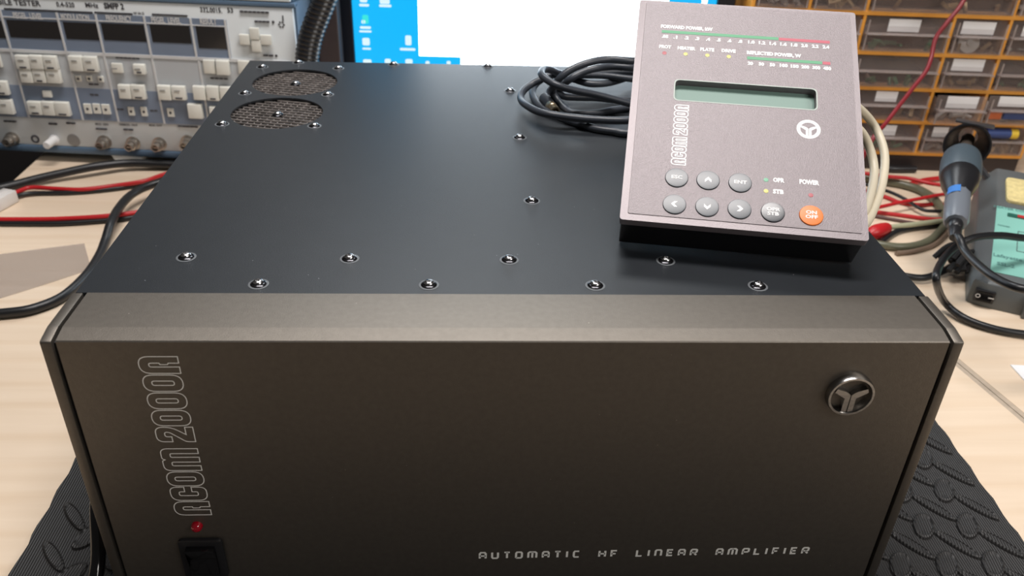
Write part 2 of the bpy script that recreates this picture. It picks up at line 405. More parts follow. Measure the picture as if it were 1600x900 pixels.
# outlined lettering
YFP = -.0396
GL = {'0': (.57, [[(0, 0, .28), (.57, 0, .28), (.57, 1, .28), (0, 1, .28)], [(.21, .22, .07), (.36, .22, .07), (.36, .78, .07), (.21, .78, .07)]]),
 'A': (.57, [[(0, 0), (0, 1, .28), (.57, 1, .28), (.57, 0), (.35, 0), (.35, .26), (.30, .29), (.30, .47), (.35, .49), (.35, .75, .06), (.22, .75, .06), (.22, 0)]]),
 'C': (.55, [[(0, 0, .26), (0, 1, .26), (.55, 1, .26), (.55, .60), (.36, .60), (.36, .76, .06), (.20, .76, .06), (.20, .24, .06), (.36, .24, .06), (.36, .40), (.55, .40), (.55, 0, .26)]]),
 'M': (.86, [[(0, 0), (0, 1, .26), (.39, 1, .12), (.43, .92), (.47, 1, .12), (.86, 1, .26), (.86, 0), (.67, 0), (.67, .76, .05), (.525, .76, .05), (.525, 0), (.335, 0), (.335, .76, .05), (.19, .76, .05), (.19, 0)]]),
 '2': (.55, [[(0, 0), (.55, 0), (.55, .21), (.27, .21), (.55, .56, .2), (.55, 1, .27), (0, 1, .27), (0, .60), (.19, .60), (.19, .77, .07), (.36, .77, .07), (.36, .64, .08), (0, .24, .08)]])}
GL['O'] = GL['0']
def outlined(bm, s, h, length, lw, F):
    tot = sum(GL[c][0] if c != ' ' else .16 for c in s)+.055*(len(s)-1); sx = length/tot; x = 0
    for c in s:
        if c == ' ': x += .16*sx+.055*sx; continue
        wd, cs = GL[c]
        for ct in cs:
            pts = [Vector((x+q.x*sx, q.y*h)) for q in roundpoly(ct)]
            ribbon(bm, pts, lw, True, F)
        x += wd*sx+.055*sx
bm = bm_new()
# text runs upward: text x -> +Z, text y -> -X
outlined(bm, 'ACOM 2000A', .0187, .1045, .00050, lambda a, b, h: Vector((-.1590-b-.0*a, YFP-.00006, ZL-.1150+a)))
A(tag(obj('model_lettering', bm, M_SILK), 'silver outlined lettering ACOM 2000A running up the panel'))
# solid caption lettering
ST = {'A': (.9, [[(0, 0), (0, 1), (.9, 1), (.9, 0)], [(0, .42), (.9, .42)]]), 'U': (.9, [[(0, 1), (0, 0), (.9, 0), (.9, 1)]]), 'T': (.8, [[(-.02, 1), (.82, 1)], [(.4, 1), (.4, 0)]]),
 'O': (.9, [[(0, 0), (0, 1), (.9, 1), (.9, 0), (0, -.0)]]), 'M': (1.25, [[(0, 0), (0, 1), (1.25, 1), (1.25, 0)], [(.62, 1), (.62, 0)]]), 'I': (.12, [[(.06, 0), (.06, 1)]]),
 'C': (.8, [[(.8, 1), (0, 1), (0, 0), (.8, 0)]]), 'H': (.9, [[(0, 0), (0, 1)], [(.9, 0), (.9, 1)], [(0, .5), (.9, .5)]]), 'F': (.8, [[(0, 0), (0, 1), (.8, 1)], [(0, .48), (.65, .48)]]),
 'L': (.8, [[(0, 1), (0, 0), (.8, 0)]]), 'N': (.9, [[(0, 0), (0, 1), (.9, 1), (.9, 0)]]), 'E': (.8, [[(.8, 1), (0, 1), (0, 0), (.8, 0)], [(0, .5), (.7, .5)]]),
 'R': (.9, [[(0, 0), (0, 1), (.9, 1), (.9, .45), (0, .45)], [(.45, .45), (.9, 0)]]), 'P': (.9, [[(0, 0), (0, 1), (.9, 1), (.9, .42), (0, .42)]])}
bm = bm_new(); s = 'AUTOMATIC HF LINEAR AMPLIFIER'; H = .0047; gap = .80
tot = sum(ST[c][0]*.8 if c != ' ' else .95 for c in s)+gap*(len(s)-1); Lw = .1895; k = Lw/tot/H; x = 0
for c in s:
    if c == ' ': x += .95+gap; continue
    for st in ST[c][1]:
        pts = [Vector(((x+a*.8)*H*k, b*H)) for a, b in st]
        if c in 'UOCAMNRP' and len(pts) > 2: pts = [pts[0]]+[q for i in range(1, len(pts)-1) for q in ((pts[i]*.82+pts[i-1]*.18) if (pts[i]-pts[i-1]).length > 0 else pts[i], (pts[i]*.82+pts[i+1]*.18))]+[pts[-1]]
        ribbon(bm, pts, .00120, False, lambda a, b, h: Vector((-.0152+a+(b*.0), YFP-.00006, ZL-.1520+b+a*.004)))
    x += ST[c][0]*.8+gap
A(tag(obj('caption_lettering', bm, mat('caption_print', (.92, .92, .88), .4)), 'pale lettering AUTOMATIC HF LINEAR AMPLIFIER along the bottom'))
# emblem
def emblem(bm, F, r, h, thick=1.0, ring=.16):
    """ring plus split Y; F maps (a,b,h)"""
    n = 48
    R = [[bm.verts.new(F(q*r*math.cos(2*math.pi*i/n), q*r*math.sin(2*math.pi*i/n), hh)) for i in range(n)] for q, hh in ((1, 0), (.99, h*.7), (.95, h), (1-ring, h), (1-ring-.03, h*.7), (1-ring-.04, 0))]
    for a, b in zip(R, R[1:]):
        for i in range(n): bm.faces.new((a[i], a[(i+1) % n], b[(i+1) % n], b[i]))
    for sgn in (-1, 1):
        pl = [(.02, -.82), (.24, -.80), (.24, -.12), (.70, .18), (.64, .36), (.28, .24), (.14, .16), (.02, .04)]
        pl = [(sgn*a*r, b*r) for a, b in pl]
        lo = [bm.verts.new(F(a, b, 0)) for a, b in pl]; hi = [bm.verts.new(F(a, b, h*.8)) for a, b in pl]; m = len(pl)
        bm.faces.new(hi)
        for i in range(m): bm.faces.new((lo[i], lo[(i+1) % m], hi[(i+1) % m], hi[i]))
bm = bm_new(); emblem(bm, lambda a, b, h: Vector((.1697+a, YFP-h, ZL-.0330+b)), .0122, .0038, ring=.14)
A(tag(obj('emblem', bm, M_CHROME, smooth=True), 'chrome ring emblem with a split Y'))
# indicator and power switch
pr = Plane((0, YFP, ZL), Matrix.Identity(3))
q = pr.hit(308, 821, 1); bm = bm_new()
lathe(bm, [(.0031, 0), (.0031, .0010), (.0027, .0024), (.0016, .0034), (0, .0037)], T(q.x, YFP, ZL+q.z) @ RX(math.pi/2), 20)
m_led = mat('red_indicator', (.35, .0, .012), .12, coat=.5); A(obj('indicator_lamp', bm, m_led, smooth=True))
qa = pr.hit(278, 842, 1); qb = pr.hit(347, 838, 1); xc = (qa.x+qb.x)/2; zt = ZL+(qa.z+qb.z)/2; hw = (qb.x-qa.x)/2
sw = bm_new(); prism(sw, [(q.x, q.y) for q in roundpoly([(xc-hw, zt-.030, .003), (xc+hw, zt-.030, .003), (xc+hw, zt, .003), (xc-hw, zt, .003)])], YFP-.0022, YFP, 'y', bev=.0005)
swo = A(obj('power_switch', sw, M_BLACK, smooth=True))
bm = bm_new(); prism(bm, [(YFP-.002, zt-.0045), (YFP-.0058, zt-.0050), (YFP-.0026, zt-.0145), (YFP-.0040, zt-.0255), (YFP-.002, zt-.0260)], xc-hw+.0042, xc+hw-.0042, 'x', bev=.0003)
rk = obj('rocker', bm, M_GLOSSB, smooth=True); rk.parent = swo

# ------------------------------------------------------------------ remote control unit leaning on the lid
CO = Vector((.1245, .0294, .2228)); CR = Euler((.5533, -.0056, -.1889), 'XYZ').to_matrix()
CW, CH, CT = .1315, .1634, .0263
cu = Plane(CO, CR)
ctl = thing('control_unit', 'brown remote control unit with small display and round buttons, tilted on the lid', 'control unit', cu.M)
NZ = .0006
def face(px, py): q = cu.hit(px, py, 2); return q.x, q.y
bm = bm_new()   # face plate with display opening
l0 = face(1054, 142); l1 = face(1276, 160)
LX0 = (face(1056, 127)[0]+face(1053, 157)[0])/2; LX1 = (face(1276, 140)[0]+face(1274, 172)[0])/2
LY1 = (face(1056, 127)[1]+face(1276, 140)[1])/2; LY0 = (face(1053, 157)[1]+face(1274, 172)[1])/2
outer = [(q.x, q.y) for q in roundpoly([(-CW/2, 0, .002), (CW/2, 0, .002), (CW/2, CH, .002), (-CW/2, CH, .002)], 4)]
hole = [(q.x, q.y) for q in roundpoly([(LX0, LY0, .003), (LX1, LY0, .003), (LX1, LY1, .003), (LX0, LY1, .003)], 5)]
inner = [(q.x, q.y) for q in roundpoly([(-CW/2+.0042, .0042, .001), (CW/2-.0032, .0042, .001), (CW/2-.0032, CH-.0022, .001), (-CW/2+.0042, CH-.0022, .001)], 3)]
def ringfill(bm, A_, B_, z):
    def lp(pts): vs = [bm.verts.new((x, y, z)) for x, y in pts]; return [bm.edges.new((vs[i], vs[(i+1) % len(vs)])) for i in range(len(vs))]
    return bmesh.ops.triangle_fill(bm, use_beauty=True, edges=lp(A_)+lp(B_))
ringfill(bm, inner, hole, NZ)
r = bmesh.ops.extrude_face_region(bm, geom=bm.faces[:]); bmesh.ops.translate(bm, vec=(0, 0, -.0046), verts=[v for v in r['geom'] if isinstance(v, bmesh.types.BMVert)])
obj('face_panel', bm, M_PANEL, ctl)
bm = bm_new(); ringfill(bm, outer, [(x*1.0015, (y-CH/2)*1.0015+CH/2) for x, y in inner], NZ*.4)
r = bmesh.ops.extrude_face_region(bm, geom=bm.faces[:]); bmesh.ops.translate(bm, vec=(0, 0, -.0052), verts=[v for v in r['geom'] if isinstance(v, bmesh.types.BMVert)])
obj('rim', bm, M_RIM, ctl)
bm = bm_new(); prism(bm, [(-CW/2+.001, .0012), (CW/2-.0012, .0012), (CW/2-.0012, CH-.001), (-CW/2+.001, CH-.001)], -CT, -.0050, 'z', bev=.0006)
obj('housing', bm, M_BLACK, ctl)
m_lcd = mat('lcd_glass', (.20, .31, .27), .35, spec=.2)
bm = bm_new(); box(bm, LX0-.001, LX1+.001, LY0-.001, LY1+.001, -.0048, -.0040); obj('display', bm, m_lcd, ctl)
bm = bm_new(); ringfill(bm, [((x-(LX0+LX1)/2)*1.018+(LX0+LX1)/2, (y-(LY0+LY1)/2)*1.09+(LY0+LY1)/2) for x, y in hole], hole, NZ+.0001)
obj('display_bezel', bm, mat('lcd_edge', (.36, .42, .38), .4), ctl)
# support foot behind, holding the top up
Mi = cu.M.inverted()
bm = bm_new()
for sx in (-.045, .045):
    a = Vector((sx, CH-.025, -CT)); wa = cu.M @ a; wb = Vector((wa.x, wa.y+.012, ZL+.0022)); tube(bm, [a, Mi @ wb], .0022, 8, 1, smooth=False)
wa = Mi @ Vector(((cu.M @ Vector((-.045, CH-.025, -CT))).x, (cu.M @ Vector((-.045, CH-.025, -CT))).y+.012, ZL+.0022)); wb = Mi @ Vector(((cu.M @ Vector((.045, CH-.025, -CT))).x, (cu.M @ Vector((.045, CH-.025, -CT))).y+.012, ZL+.0022))
tube(bm, [wa, wb], .0022, 8, 1, smooth=False); obj('stand', bm, M_CHROME, ctl, smooth=True)
# print
def fm(px, py, h=NZ+.00005): x, y = face(px, py); return T(x, y, h)
its = []
def tx(s, px0, py0, px1, py1, capx, off=.05):
    """string between two pixel ends"""
    x0, y0 = face(px0, py0); x1, y1 = face(px1, py1); wd = math.hypot(x1-x0, y1-y0)
    t = text('tmp', s, capx, M_WHITE, None, Matrix.Identity(4), 1, off); ww = max(v.co.x for v in t.data.vertices)-min(v.co.x for v in t.data.vertices); me = t.data; bpy.data.objects.remove(t); bpy.data.meshes.remove(me)
    its.append((s, capx, T((x0+x1)/2, (y0+y1)/2, NZ+.00008) @ RZ(0), wd/ww, off))
tx('FORWARD POWER, kW', 1032, 43, 1113, 47, .0036, .06)
fw = ['.05', '.1', '.2', '.3', '.4', '.5', '.6', '.8', '1.0', '1.2', '1.4', '1.6', '1.8', '2.0', '2.2', '2.4']
for i, s in enumerate(fw):
    px = 1039+(1290-1039)*i/15; py = 58.5+(75-58.5)*i/15; wd = {3: 5.3, 2: 3.4}[len(s)]
    tx(s, px-wd, py-.3, px+wd, py+.3, .0033, .06)
for s, px, py, wd in (('PROT', 1039, 74.5, 9.5), ('HEATER', 1072, 77, 14), ('PLATE', 1104.5, 79, 11), ('DRIVE', 1138, 81, 11)): tx(s, px-wd, py-.5, px+wd, py+.5, .0034, .06)
tx('REFLECTED POWER, W', 1166, 83.5, 1251, 89, .0036, .06)
for i, s in enumerate(['20', '30', '50', '100', '150', '200', '300', '450']):
    px = 1172+(1292-1172)*i/7; py = 100.5+(108.5-100.5)*i/7; wd = 4.3 if i < 3 else 6.3
    tx(s, px-wd, py-.3, px+wd, py+.3, .0033, .06)
tx('OPR', 1207, 282.5, 1225, 283.5, .0038, .06); tx('STB', 1207, 300.5, 1224, 301.5, .0038, .06); tx('POWER', 1248, 285.5, 1279, 287, .0040, .06)
join_text('printed_lettering', its, M_WHITE, ctl)
m_green = mat('scale_green', (.10, .36, .19), .5); m_redp = mat('scale_red', (.50, .10, .14), .5)
def bar(name, a, b, m, th=.0017):
    bm = bm_new(); p = Vector(face(*a)); q = Vector(face(*b)); y = (p.y+q.y)/2; box(bm, p.x, q.x, y-th/2, y+th/2, NZ, NZ+.0001); return obj(name, bm, m, ctl)
bar('scale_bar', (1034, 50), (1216, 62), m_green, .0022); bar('scale_bar', (1216.5, 62), (1296, 67.5), m_redp, .0022)
bar('scale_bar', (1167, 92), (1284, 99), m_green, .0022); bar('scale_bar', (1285, 99.5), (1297, 100.5), m_redp, .0022)
m_yl = mat('yellow_led', (.62, .58, .16), .4); m_rl = mat('red_led_off', (.42, .08, .10), .4); m_gl = mat('green_led_off', (.14, .42, .26), .4)
for px, py, m in ((1038, 84, m_rl), (1071, 85.5, m_yl), (1105, 87.5, m_yl), (1138.5, 89.5, m_yl), (1196.5, 282, m_gl), (1196.5, 299.5, m_yl), (1266.5, 306, m_rl)):
    bm = bm_new(); lathe(bm, [(.0014, 0), (.0013, .0002), (0, .0003)], fm(px, py, NZ-.0001), 16); obj('status_led', bm, m, ctl, smooth=True)
bm = bm_new(); ex, ey = face(1263, 203); emblem(bm, lambda a, b, h: Vector((ex+a, ey+b, NZ+.00006+h*.1)), .0067, .0002, ring=.27); obj('emblem', bm, M_WHITE, ctl)
bm = bm_new(); bx, by = face(1069, 259); tx1, ty1 = face(1074, 166)
outlined(bm, 'ACOM 2000A', .0080, ty1-by, .00062, lambda a, b, h: Vector((bx+.0006-b, by+a, NZ+.00006))); obj('model_lettering', bm, M_WHITE, ctl)
m_btn = mat('button_grey', (.050, .060, .074), .36, spec=.8); m_btd = mat('button_black', (.012, .017, .027), .32, spec=.9); m_bto = mat('button_orange', (.85, .20, .025), .4)
def chev(bm, a):   # chevron glyph
    pl = [(-.5, -.45), (0, .05), (.5, -.45), (.5, .05), (0, .55), (-.5, .05)]; R = Matrix.Rotation(a, 2)
    vs = []
    for q in pl: v = R @ Vector(q)*.0036; vs.append(bm.verts.new((v.x, v.y, .00085)))
    bm.faces.new((vs[0], vs[1], vs[4], vs[5])); bm.faces.new((vs[1], vs[2], vs[3], vs[4]))
for px, py, kind, m in ((1057, 279, 'ESC', m_btn), (1106, 283, 'up', m_btn), (1156, 287, 'ENT', m_btn), (1053.5, 320.5, 'left', m_btn), (1104.5, 324.5, 'down', m_btn), (1155, 328, 'right', m_btn), (1207, 333, 'OPR\nSTB', m_btd), (1267, 338, 'ON\nOFF', m_bto)):
    x, y = face(px, py); bm = bm_new(); lathe(bm, [(.0064, 0), (.0064, .0003), (.0061, .0007), (.0050, .00082), (0, .00084)], None, 36)
    b = obj('button', bm, m, ctl, smooth=True, loc=(x, y, NZ-.00005))
    if m is m_bto: b['label'] = 'orange ON OFF button'
    if kind in ('up', 'left', 'down', 'right'):
        bm = bm_new(); chev(bm, {'up': 0, 'left': math.pi/2, 'down': math.pi, 'right': -math.pi/2}[kind]); obj('arrow_mark', bm, M_WHITE, b)
    elif '\n' in kind:
        a, c = kind.split('\n'); join_text('lettering', [(a, .0030, T(0, .0015, .0009), 1.25, .03), (c, .0030, T(0, -.0013, .0009), 1.25, .03)], M_WHITE, b)
    else: join_text('lettering', [(kind, .0030, T(0, 0, .0009), 1.25, .03)], M_WHITE, b)

# ------------------------------------------------------------------ coiled black cable on the lid
bm = bm_new(); rc = .0029
def lid(pts): return [G(px, py, ZL+z) for px, py, z in pts]
strands = [
 [(1075, 98, .026), (1030, 93, .034), (990, 95, .038), (949, 93, .039), (919, 98, .038), (894, 108, .034), (876, 121, .028), (866, 134, .020), (863, 144, .012), (872, 158, .006), (883, 170, .0035), (897, 177, .003), (931, 177, .003), (958, 172, .003), (985, 168, .003), (1040, 160, .003)],
 [(1075, 112, .020), (1030, 106, .025), (990, 106, .028), (958, 104, .029), (931, 107, .029), (908, 114, .026), (892, 123, .022), (881, 132, .016), (874, 142, .009), (880, 150, .006), (896, 152, .0045), (933, 153, .0035), (984, 157, .003), (1040, 150, .003)],
 [(1060, 150, .003), (1010, 168, .006), (984, 162, .010), (958, 155, .014), (931, 148, .018), (896, 141, .023), (872, 134, .027), (855, 125, .029), (846, 116, .030), (849, 109, .029), (860, 109, .026), (872, 114, .020), (890, 117, .016), (940, 118, .014), (984, 123, .012), (1040, 128, .01)],
 [(1060, 110, .016), (990, 112, .014), (900, 113, .016), (869, 116, .018), (848, 123, .016), (830, 132, .012), (817, 143, .009), (814, 155, .0075), (823, 165, .009), (840, 174, .010), (860, 179, .0105), (896, 184, .0095), (931, 187, .009), (983, 188, .009), (1050, 180, .008)],
 [(1060, 122, .006), (990, 117, .008), (972, 124, .008), (949, 130, .008), (922, 131, .008), (896, 124, .009), (872, 117, .010), (851, 122, .008), (837, 132, .006), (832, 146, .004), (838, 160, .003), (850, 172, .003), (876, 184, .003), (904, 193, .003), (931, 201, .003), (958, 205, .003), (981, 208, .003), (1040, 205, .003)],
]
for st in strands: tube(bm, lid(st), rc, 10, 8)
tube(bm, lid([(881, 133, .014), (866, 134, .010), (859, 140, .007), (855, 147, .005), (851, 154, .0045)]), .0024, 10, 8)
mdl = tag(obj('coiled_cable', bm, M_RUBG, smooth=True), 'coil of black cable lying on the lid behind the control unit', 'cable')
pa = G(850, 152, ZL+.0048); pb = G(860, 166, ZL+.0048); pc = G(868, 174, ZL+.0048); dl = (pb-pa).length
bm = bm_new(); lathe(bm, [(.0028, 0), (.0044, .002), (.0044, dl*.9), (.0040, dl)], align(pa, pb), 20); obj('connector_sleeve', bm, M_RUBG, mdl, smooth=True)
m_brass = mat('brass', (.62, .50, .33), .3, metal=.9)
dl2 = (pc-pb).length; bm = bm_new(); lathe(bm, [(.0040, -.001), (.0043, 0), (.0043, dl2*.4), (.0038, dl2*.45), (.0038, dl2), (.0026, dl2), (.0026, dl2*.5), (0.0008, dl2*.5), (.0008, dl2*.95), (0, dl2*.95)], align(pb, pc), 22, caps=False); o = obj('connector_tip', bm, m_brass, mdl, smooth=True); o['label'] = 'brass round plug tip'

# cream cable loops behind the control unit
bm = bm_new()
tube(bm, [D(1300, 165, .56), D(1322, 158, .585), D(1345, 172, .60), D(1368, 200, .61), D(1382, 240, .60), D(1379, 285, .585), D(1366, 325, .565), D(1350, 352, .548), D(1325, 362, .540), D(1290, 350, .56)], .0030, 12, 8)
tube(bm, [D(1290, 205, .56), D(1320, 190, .575), D(1345, 205, .585), D(1360, 235, .59), D(1366, 268, .585), D(1360, 305, .570), D(1348, 335, .555), D(1325, 345, .55), D(1290, 335, .57)], .0030, 12, 8)
tag(obj('cream_cable', bm, M_CREAM, smooth=True), 'cream coloured cable looped out behind the right edge of the control unit', 'cable')

# ------------------------------------------------------------------ cables on the desk, left
def desk(pts): return [G(px, py, z) for px, py, z in pts]
def cable(name, pts, r, m, label, cat='cable', parent=None, n=8):
    bm = bm_new(); tube(bm, pts, r, 10, n); o = obj(name, bm, m, parent, smooth=True)
    if label: tag(o, label, cat)
    return o
cable('black_cable', desk([(330, 258, .019), (300, 266, .019), (262, 281, .019), (228, 292, .018), (203, 306, .017), (184, 328, .0165), (172, 352, .015), (165, 375, .008), (155, 400, .005), (135, 430, .005), (100, 462, .005), (60, 480, .005), (20, 488, .005), (-60, 492, .005), (-160, 480, .005)]), .0046, M_RUBBER, 'thick black cable curving round the left side of the amplifier')
cable('black_cable', desk([(400, 264, .006), (330, 260, .006), (262, 257, .0075), (200, 255, .010), (150, 260, .012), (100, 270, .010), (60, 279, .008), (25, 288, .006), (-20, 298, .005), (-90, 310, .005)]), .0050, M_RUBBER, 'black cable lying on the desk just below the tester')
tw = thing('twin_wire', 'red and black wire pair plugged into a white connector on the left', 'wire', T(*G(60, 300, 0)))
def sub(o, root): o.parent = root; o.matrix_parent_inverse = root.matrix_world.inverted(); return o
bpy.context.view_layer.update()
sub(cable('red_wire', desk([(320, 262, .012), (290, 264, .009), (255, 273, .008), (225, 283, .008), (180, 290, .006), (130, 296, .006), (90, 295, .006), (50, 293, .006), (32, 298, .006), (14, 307, .006)]), .0026, M_RED, None), tw)['label'] = 'red wire'
sub(cable('black_wire', desk([(320, 268, .004), (290, 271, .0035), (245, 280, .0035), (210, 290, .003), (160, 297, .003), (110, 301, .003), (60, 302, .003), (35, 304, .004), (16, 310, .005)]), .0026, M_RUBBER, None), tw)['label'] = 'black wire'
pA = G(18, 304, .0075); pB = G(-14, 321, .0075); m_nyl = mat('white_nylon', (.72, .70, .68), .4)
bm = bm_new(); Mx = align(pA, pB); L_ = (pB-pA).length; box(bm, -.0088, .0088, -.0072, .0072, 0, L_, .0016, M=Mx); box(bm, -.0035, .0035, -.0085, .0085, L_*.2, L_*.7, .0008, M=Mx)
c = sub(obj('connector', bm, m_nyl, smooth=True), tw); c['label'] = 'white plug housing'
tw2 = thing('twin_wire', 'red and black wire pair crossing the desk below the one with the white connector', 'wire', T(*G(60, 345, 0))); bpy.context.view_layer.update()
sub(cable('red_wire', desk([(300, 315, .006), (255, 323, .006), (215, 332, .007), (165, 338, .007), (100, 342, .006), (50, 343, .006), (-10, 343, .006), (-80, 342, .006), (-150, 335, .006)]), .0028, M_RED, None), tw2)
sub(cable('black_wire', desk([(300, 324, .003), (250, 333, .003), (200, 341, .003), (160, 345, .003), (100, 349, .003), (50, 349.5, .003), (-10, 349, .003), (-80, 348, .003), (-150, 342, .003)]), .0028, M_RUBBER, None), tw2)
# thin translucent sheet
m_sheet = mat('thin_plastic', (.48, .42, .38), .35, alpha=.33)
cs = [G(-60, 412), G(0, 398), G(60, 390), G(132, 381), G(137, 400), G(143, 421), G(70, 445), G(0, 467), G(-60, 487)]
bm = bm_new(); prism(bm, [(c.x, c.y) for c in cs], .0003, .0007); tag(obj('plastic_sheet', bm, m_sheet), 'thin greyish translucent plastic sheet lying on the desk at left', 'plastic sheet')
# white paper at the right edge
m_paper = mat('paper', (.86, .86, .87), .7)
a = Vector((.4520, .2055)); u = Vector((.9995, -.03)); v = Vector((-.05, -1)).normalized()
u = Vector((.011, -.0012)).normalized(); v = Vector((.0000, -.022)).normalized()
bm = bm_new(); prism(bm, [tuple(a), tuple(a+u*.21), tuple(a+u*.21+v*.13), tuple(a+v*.13)], .0002, .0012); tag(obj('paper_sheet', bm, m_paper), 'white sheet of paper at the right edge of the desk', 'paper')
# power cord bulging at the amplifier's lower left side
cable('power_cord', [Vector((-.236, .34, .012)), Vector((-.262, .20, .013)), Vector((-.262, .10, .014)), Vector((-.252, .045, .022)), Vector((-.238, .0, .06)), Vector((-.2345, -.03, .03)), Vector((-.238, -.06, .018)), Vector((-.25, -.12, .0125)), Vector((-.27, -.22, .0125))], .0042, M_GLOSSB, 'glossy black cord between the amplifier and the mat at lower left')

# ------------------------------------------------------------------ mobile tester
yt = math.radians(-5.07); tp = Plane((-.595, .628, 0), Matrix.Rotation(yt, 3, 'Z'))
tst = thing('radio_tester', 'white and blue radio test set with many square keys behind the amplifier', 'test instrument', tp.M)
m_tblue = mat('tester_blue', (.10, .16, .24), .45, bump=.05, bscale=500); m_tw = mat('tester_white', (.72, .76, .78), .5)
m_tg = mat('tester_grey', (.50, .53, .56), .5); m_tbg = mat('tester_slate', (.20, .25, .34), .5); m_key = mat('key_cream', (.80, .80, .74), .45)
m_dw = mat('display_window', (.028, .026, .026), .12); m_line = mat('tester_line', (.66, .67, .68), .5); m_ink = mat('dark_ink', (.07, .07, .08), .5)
def tpx(px, py): q = tp.hit(px, py, 1); return q.x, q.z
def R_(x0, x1, y0, y1):
    ym = (y0+y1)/2; xm = (x0+x1)/2
    return tpx(x0, ym)[0], tpx(x1, ym)[0], tpx(xm, y1)[1], tpx(xm, y0)[1]
TX0, TX1, TZ0, TZ1 = -.062, .3835, .0125, .2030
bm = bm_new(); box(bm, TX0, TX1, .006, .40, TZ0, TZ1, .004); 
box(bm, TX0, TX1, .0005, .012, TZ0, .0215, .002); box(bm, TX0, TX1, .0005, .012, .1990, TZ1+.001, .001); obj('case', bm, m_tblue, tst, smooth=True)
bm = bm_new(); box(bm, TX0+.003, .3800, .002, .008, .0215, .1985, .0015); obj('front_panel', bm, m_tw, tst, smooth=True)
uz = tpx(200, 83)[1]
bm = bm_new(); box(bm, TX0+.006, .3700, .0012, .003, .0560, .1360); obj('key_field', bm, m_tg, tst)
bm = bm_new(); box(bm, TX0+.006, .3700, .0008, .0022, .0575, tpx(150, 139)[1]); obj('lower_key_field', bm, m_tbg, tst)
DX1 = tpx(356, 55)[0]
bm = bm_new(); box(bm, TX0+.006, DX1, .0012, .003, .1395, tpx(120, 21.0)[1]); obj('display_band', bm, m_tbg, tst)
for x0, x1, y0, y1 in ((-40, 8, 32, 59), (13, 94, 33, 60), (101, 154, 36, 62), (160, 226, 38, 64), (236, 297, 40, 67), (308, 352, 42, 76)):
    a, b, c, d = R_(x0, x1, y0, y1); bm = bm_new(); box(bm, a, b, .0006, .002, c, d); obj('display', bm, m_dw, tst)
bm = bm_new()
def vline(xm, ym, z0, z1, wd=.0022):
    x = tpx(xm, ym)[0]; box(bm, x-wd/2, x+wd/2, .0002, .0018, z0, z1)
for xm, ym in ((10, 55), (95, 50), (155, 52), (230, 56), (302, 60), (355, 60)): vline(xm, ym, .139, tpx(120, 21.0)[1])
zl = tpx(120, 31.5)[1]; box(bm, TX0+.006, DX1, .0004, .0018, zl-.0006, zl+.0006); box(bm, TX0+.006, .372, .0002, .0018, .1360, .1395)
for xm, ym in ((31, 133), (116, 133), (173, 136), (246, 137), (313, 112)): vline(xm, ym, .057, .137)
vline(62, 145, .064, .079, .0012); vline(86, 147, .064, .079, .0012)
obj('panel_lines', bm, m_line, tst)
bm = bm_new()
for x0, x1, y in ((6, 143, 17), (147, 206, 21), (237, 292, 24)):
    a, b = tpx(x0, y-1+.0)[0], tpx(x1, y)[0]; z = tpx((x0+x1)/2, y)[1]; box(bm, a, b, .0008, .0021, z-.0008, z+.0008)
obj('bracket_lines', bm, m_ink, tst)
K = [(28, 49, 85, 105), (49, 70, 85, 105), (71, 92, 86, 106), (35, 54, 107, 126), (55, 74, 107, 126), (76, 97, 107, 127), (-8, 15, 125, 145), (0, 23, 154, 175), (-12, 3, 83, 103),
     (111, 132, 86, 108), (133, 155, 87, 109), (176, 193, 98, 112), (211, 229, 99, 113), (188, 207, 131, 151), (208, 229, 131, 152), (249, 269, 132, 153), (271, 292, 133, 153),
     (68, 82, 141, 150), (47, 68, 157, 176), (69, 88, 157, 177), (89, 111, 158, 178), (296, 318, 161, 182), (319, 337, 93, 113), (340, 360, 93, 114), (373, 391, 94, 113), (304, 323, 133, 153), (325, 344, 133, 154), (346, 364, 134, 154), (330, 350, 165, 185),
     (391, 406, 43, 60), (394, 409, 62, 79), (375, 391, 53, 68), (408, 425, 54, 68)]
legends = ['INT', 'EXT', 'OFF', 'RF', 'AF', 'DC', 'AM', 'FM', 'kHz', 'MHz', 'dB', 'mV', 'ON', 'dBm', 'STO', 'RCL', 'SET', 'VAR']
kt = []
for i, (x0, x1, y0, y1) in enumerate(K):
    a, b, c, d = R_(x0, x1, y0, y1); bm = bm_new()
    small = (b-a) < .0135 or i >= 29
    tp_ = .0035 if small else .0065
    pts = [(-.0, c-.0008), (-tp_, c-.0004), (-tp_*.8, d-.001), (-tp_*.7, d), (0, d)]
    prism(bm, pts, a+.0002, b-.0002, 'x', bev=.0004); k_ = obj('key', bm, m_key, tst, smooth=True)
    if not small and i % 2 == 0:
        bm = bm_new(); box(bm, a+.004, b-.004, -tp_-.0003, -tp_*.9, c+.0008, c+.0026); obj('key_lamp', bm, m_ink, k_)
for x0, x1, y0, y1 in ((119, 127, 118, 127), (136, 144, 118, 127), (154, 162, 119, 128), (132, 143, 162, 177), (146, 157, 162, 177), (160, 172, 163, 178), (201, 210, 167, 180), (221, 230, 167, 181), (262, 272, 169, 182)):
    a, b, c, d = R_(x0, x1, y0, y1); bm = bm_new(); box(bm, a, b, -.0014, .001, c, d, .0003); k_ = obj('small_key', bm, m_key, tst)
    bm = bm_new(); lathe(bm, [(.0016, 0), (.0016, .0004)], T((a+b)/2, -.0014, (c+d)/2) @ RX(math.pi/2), 12); obj('key_dot', bm, m_ink, k_)
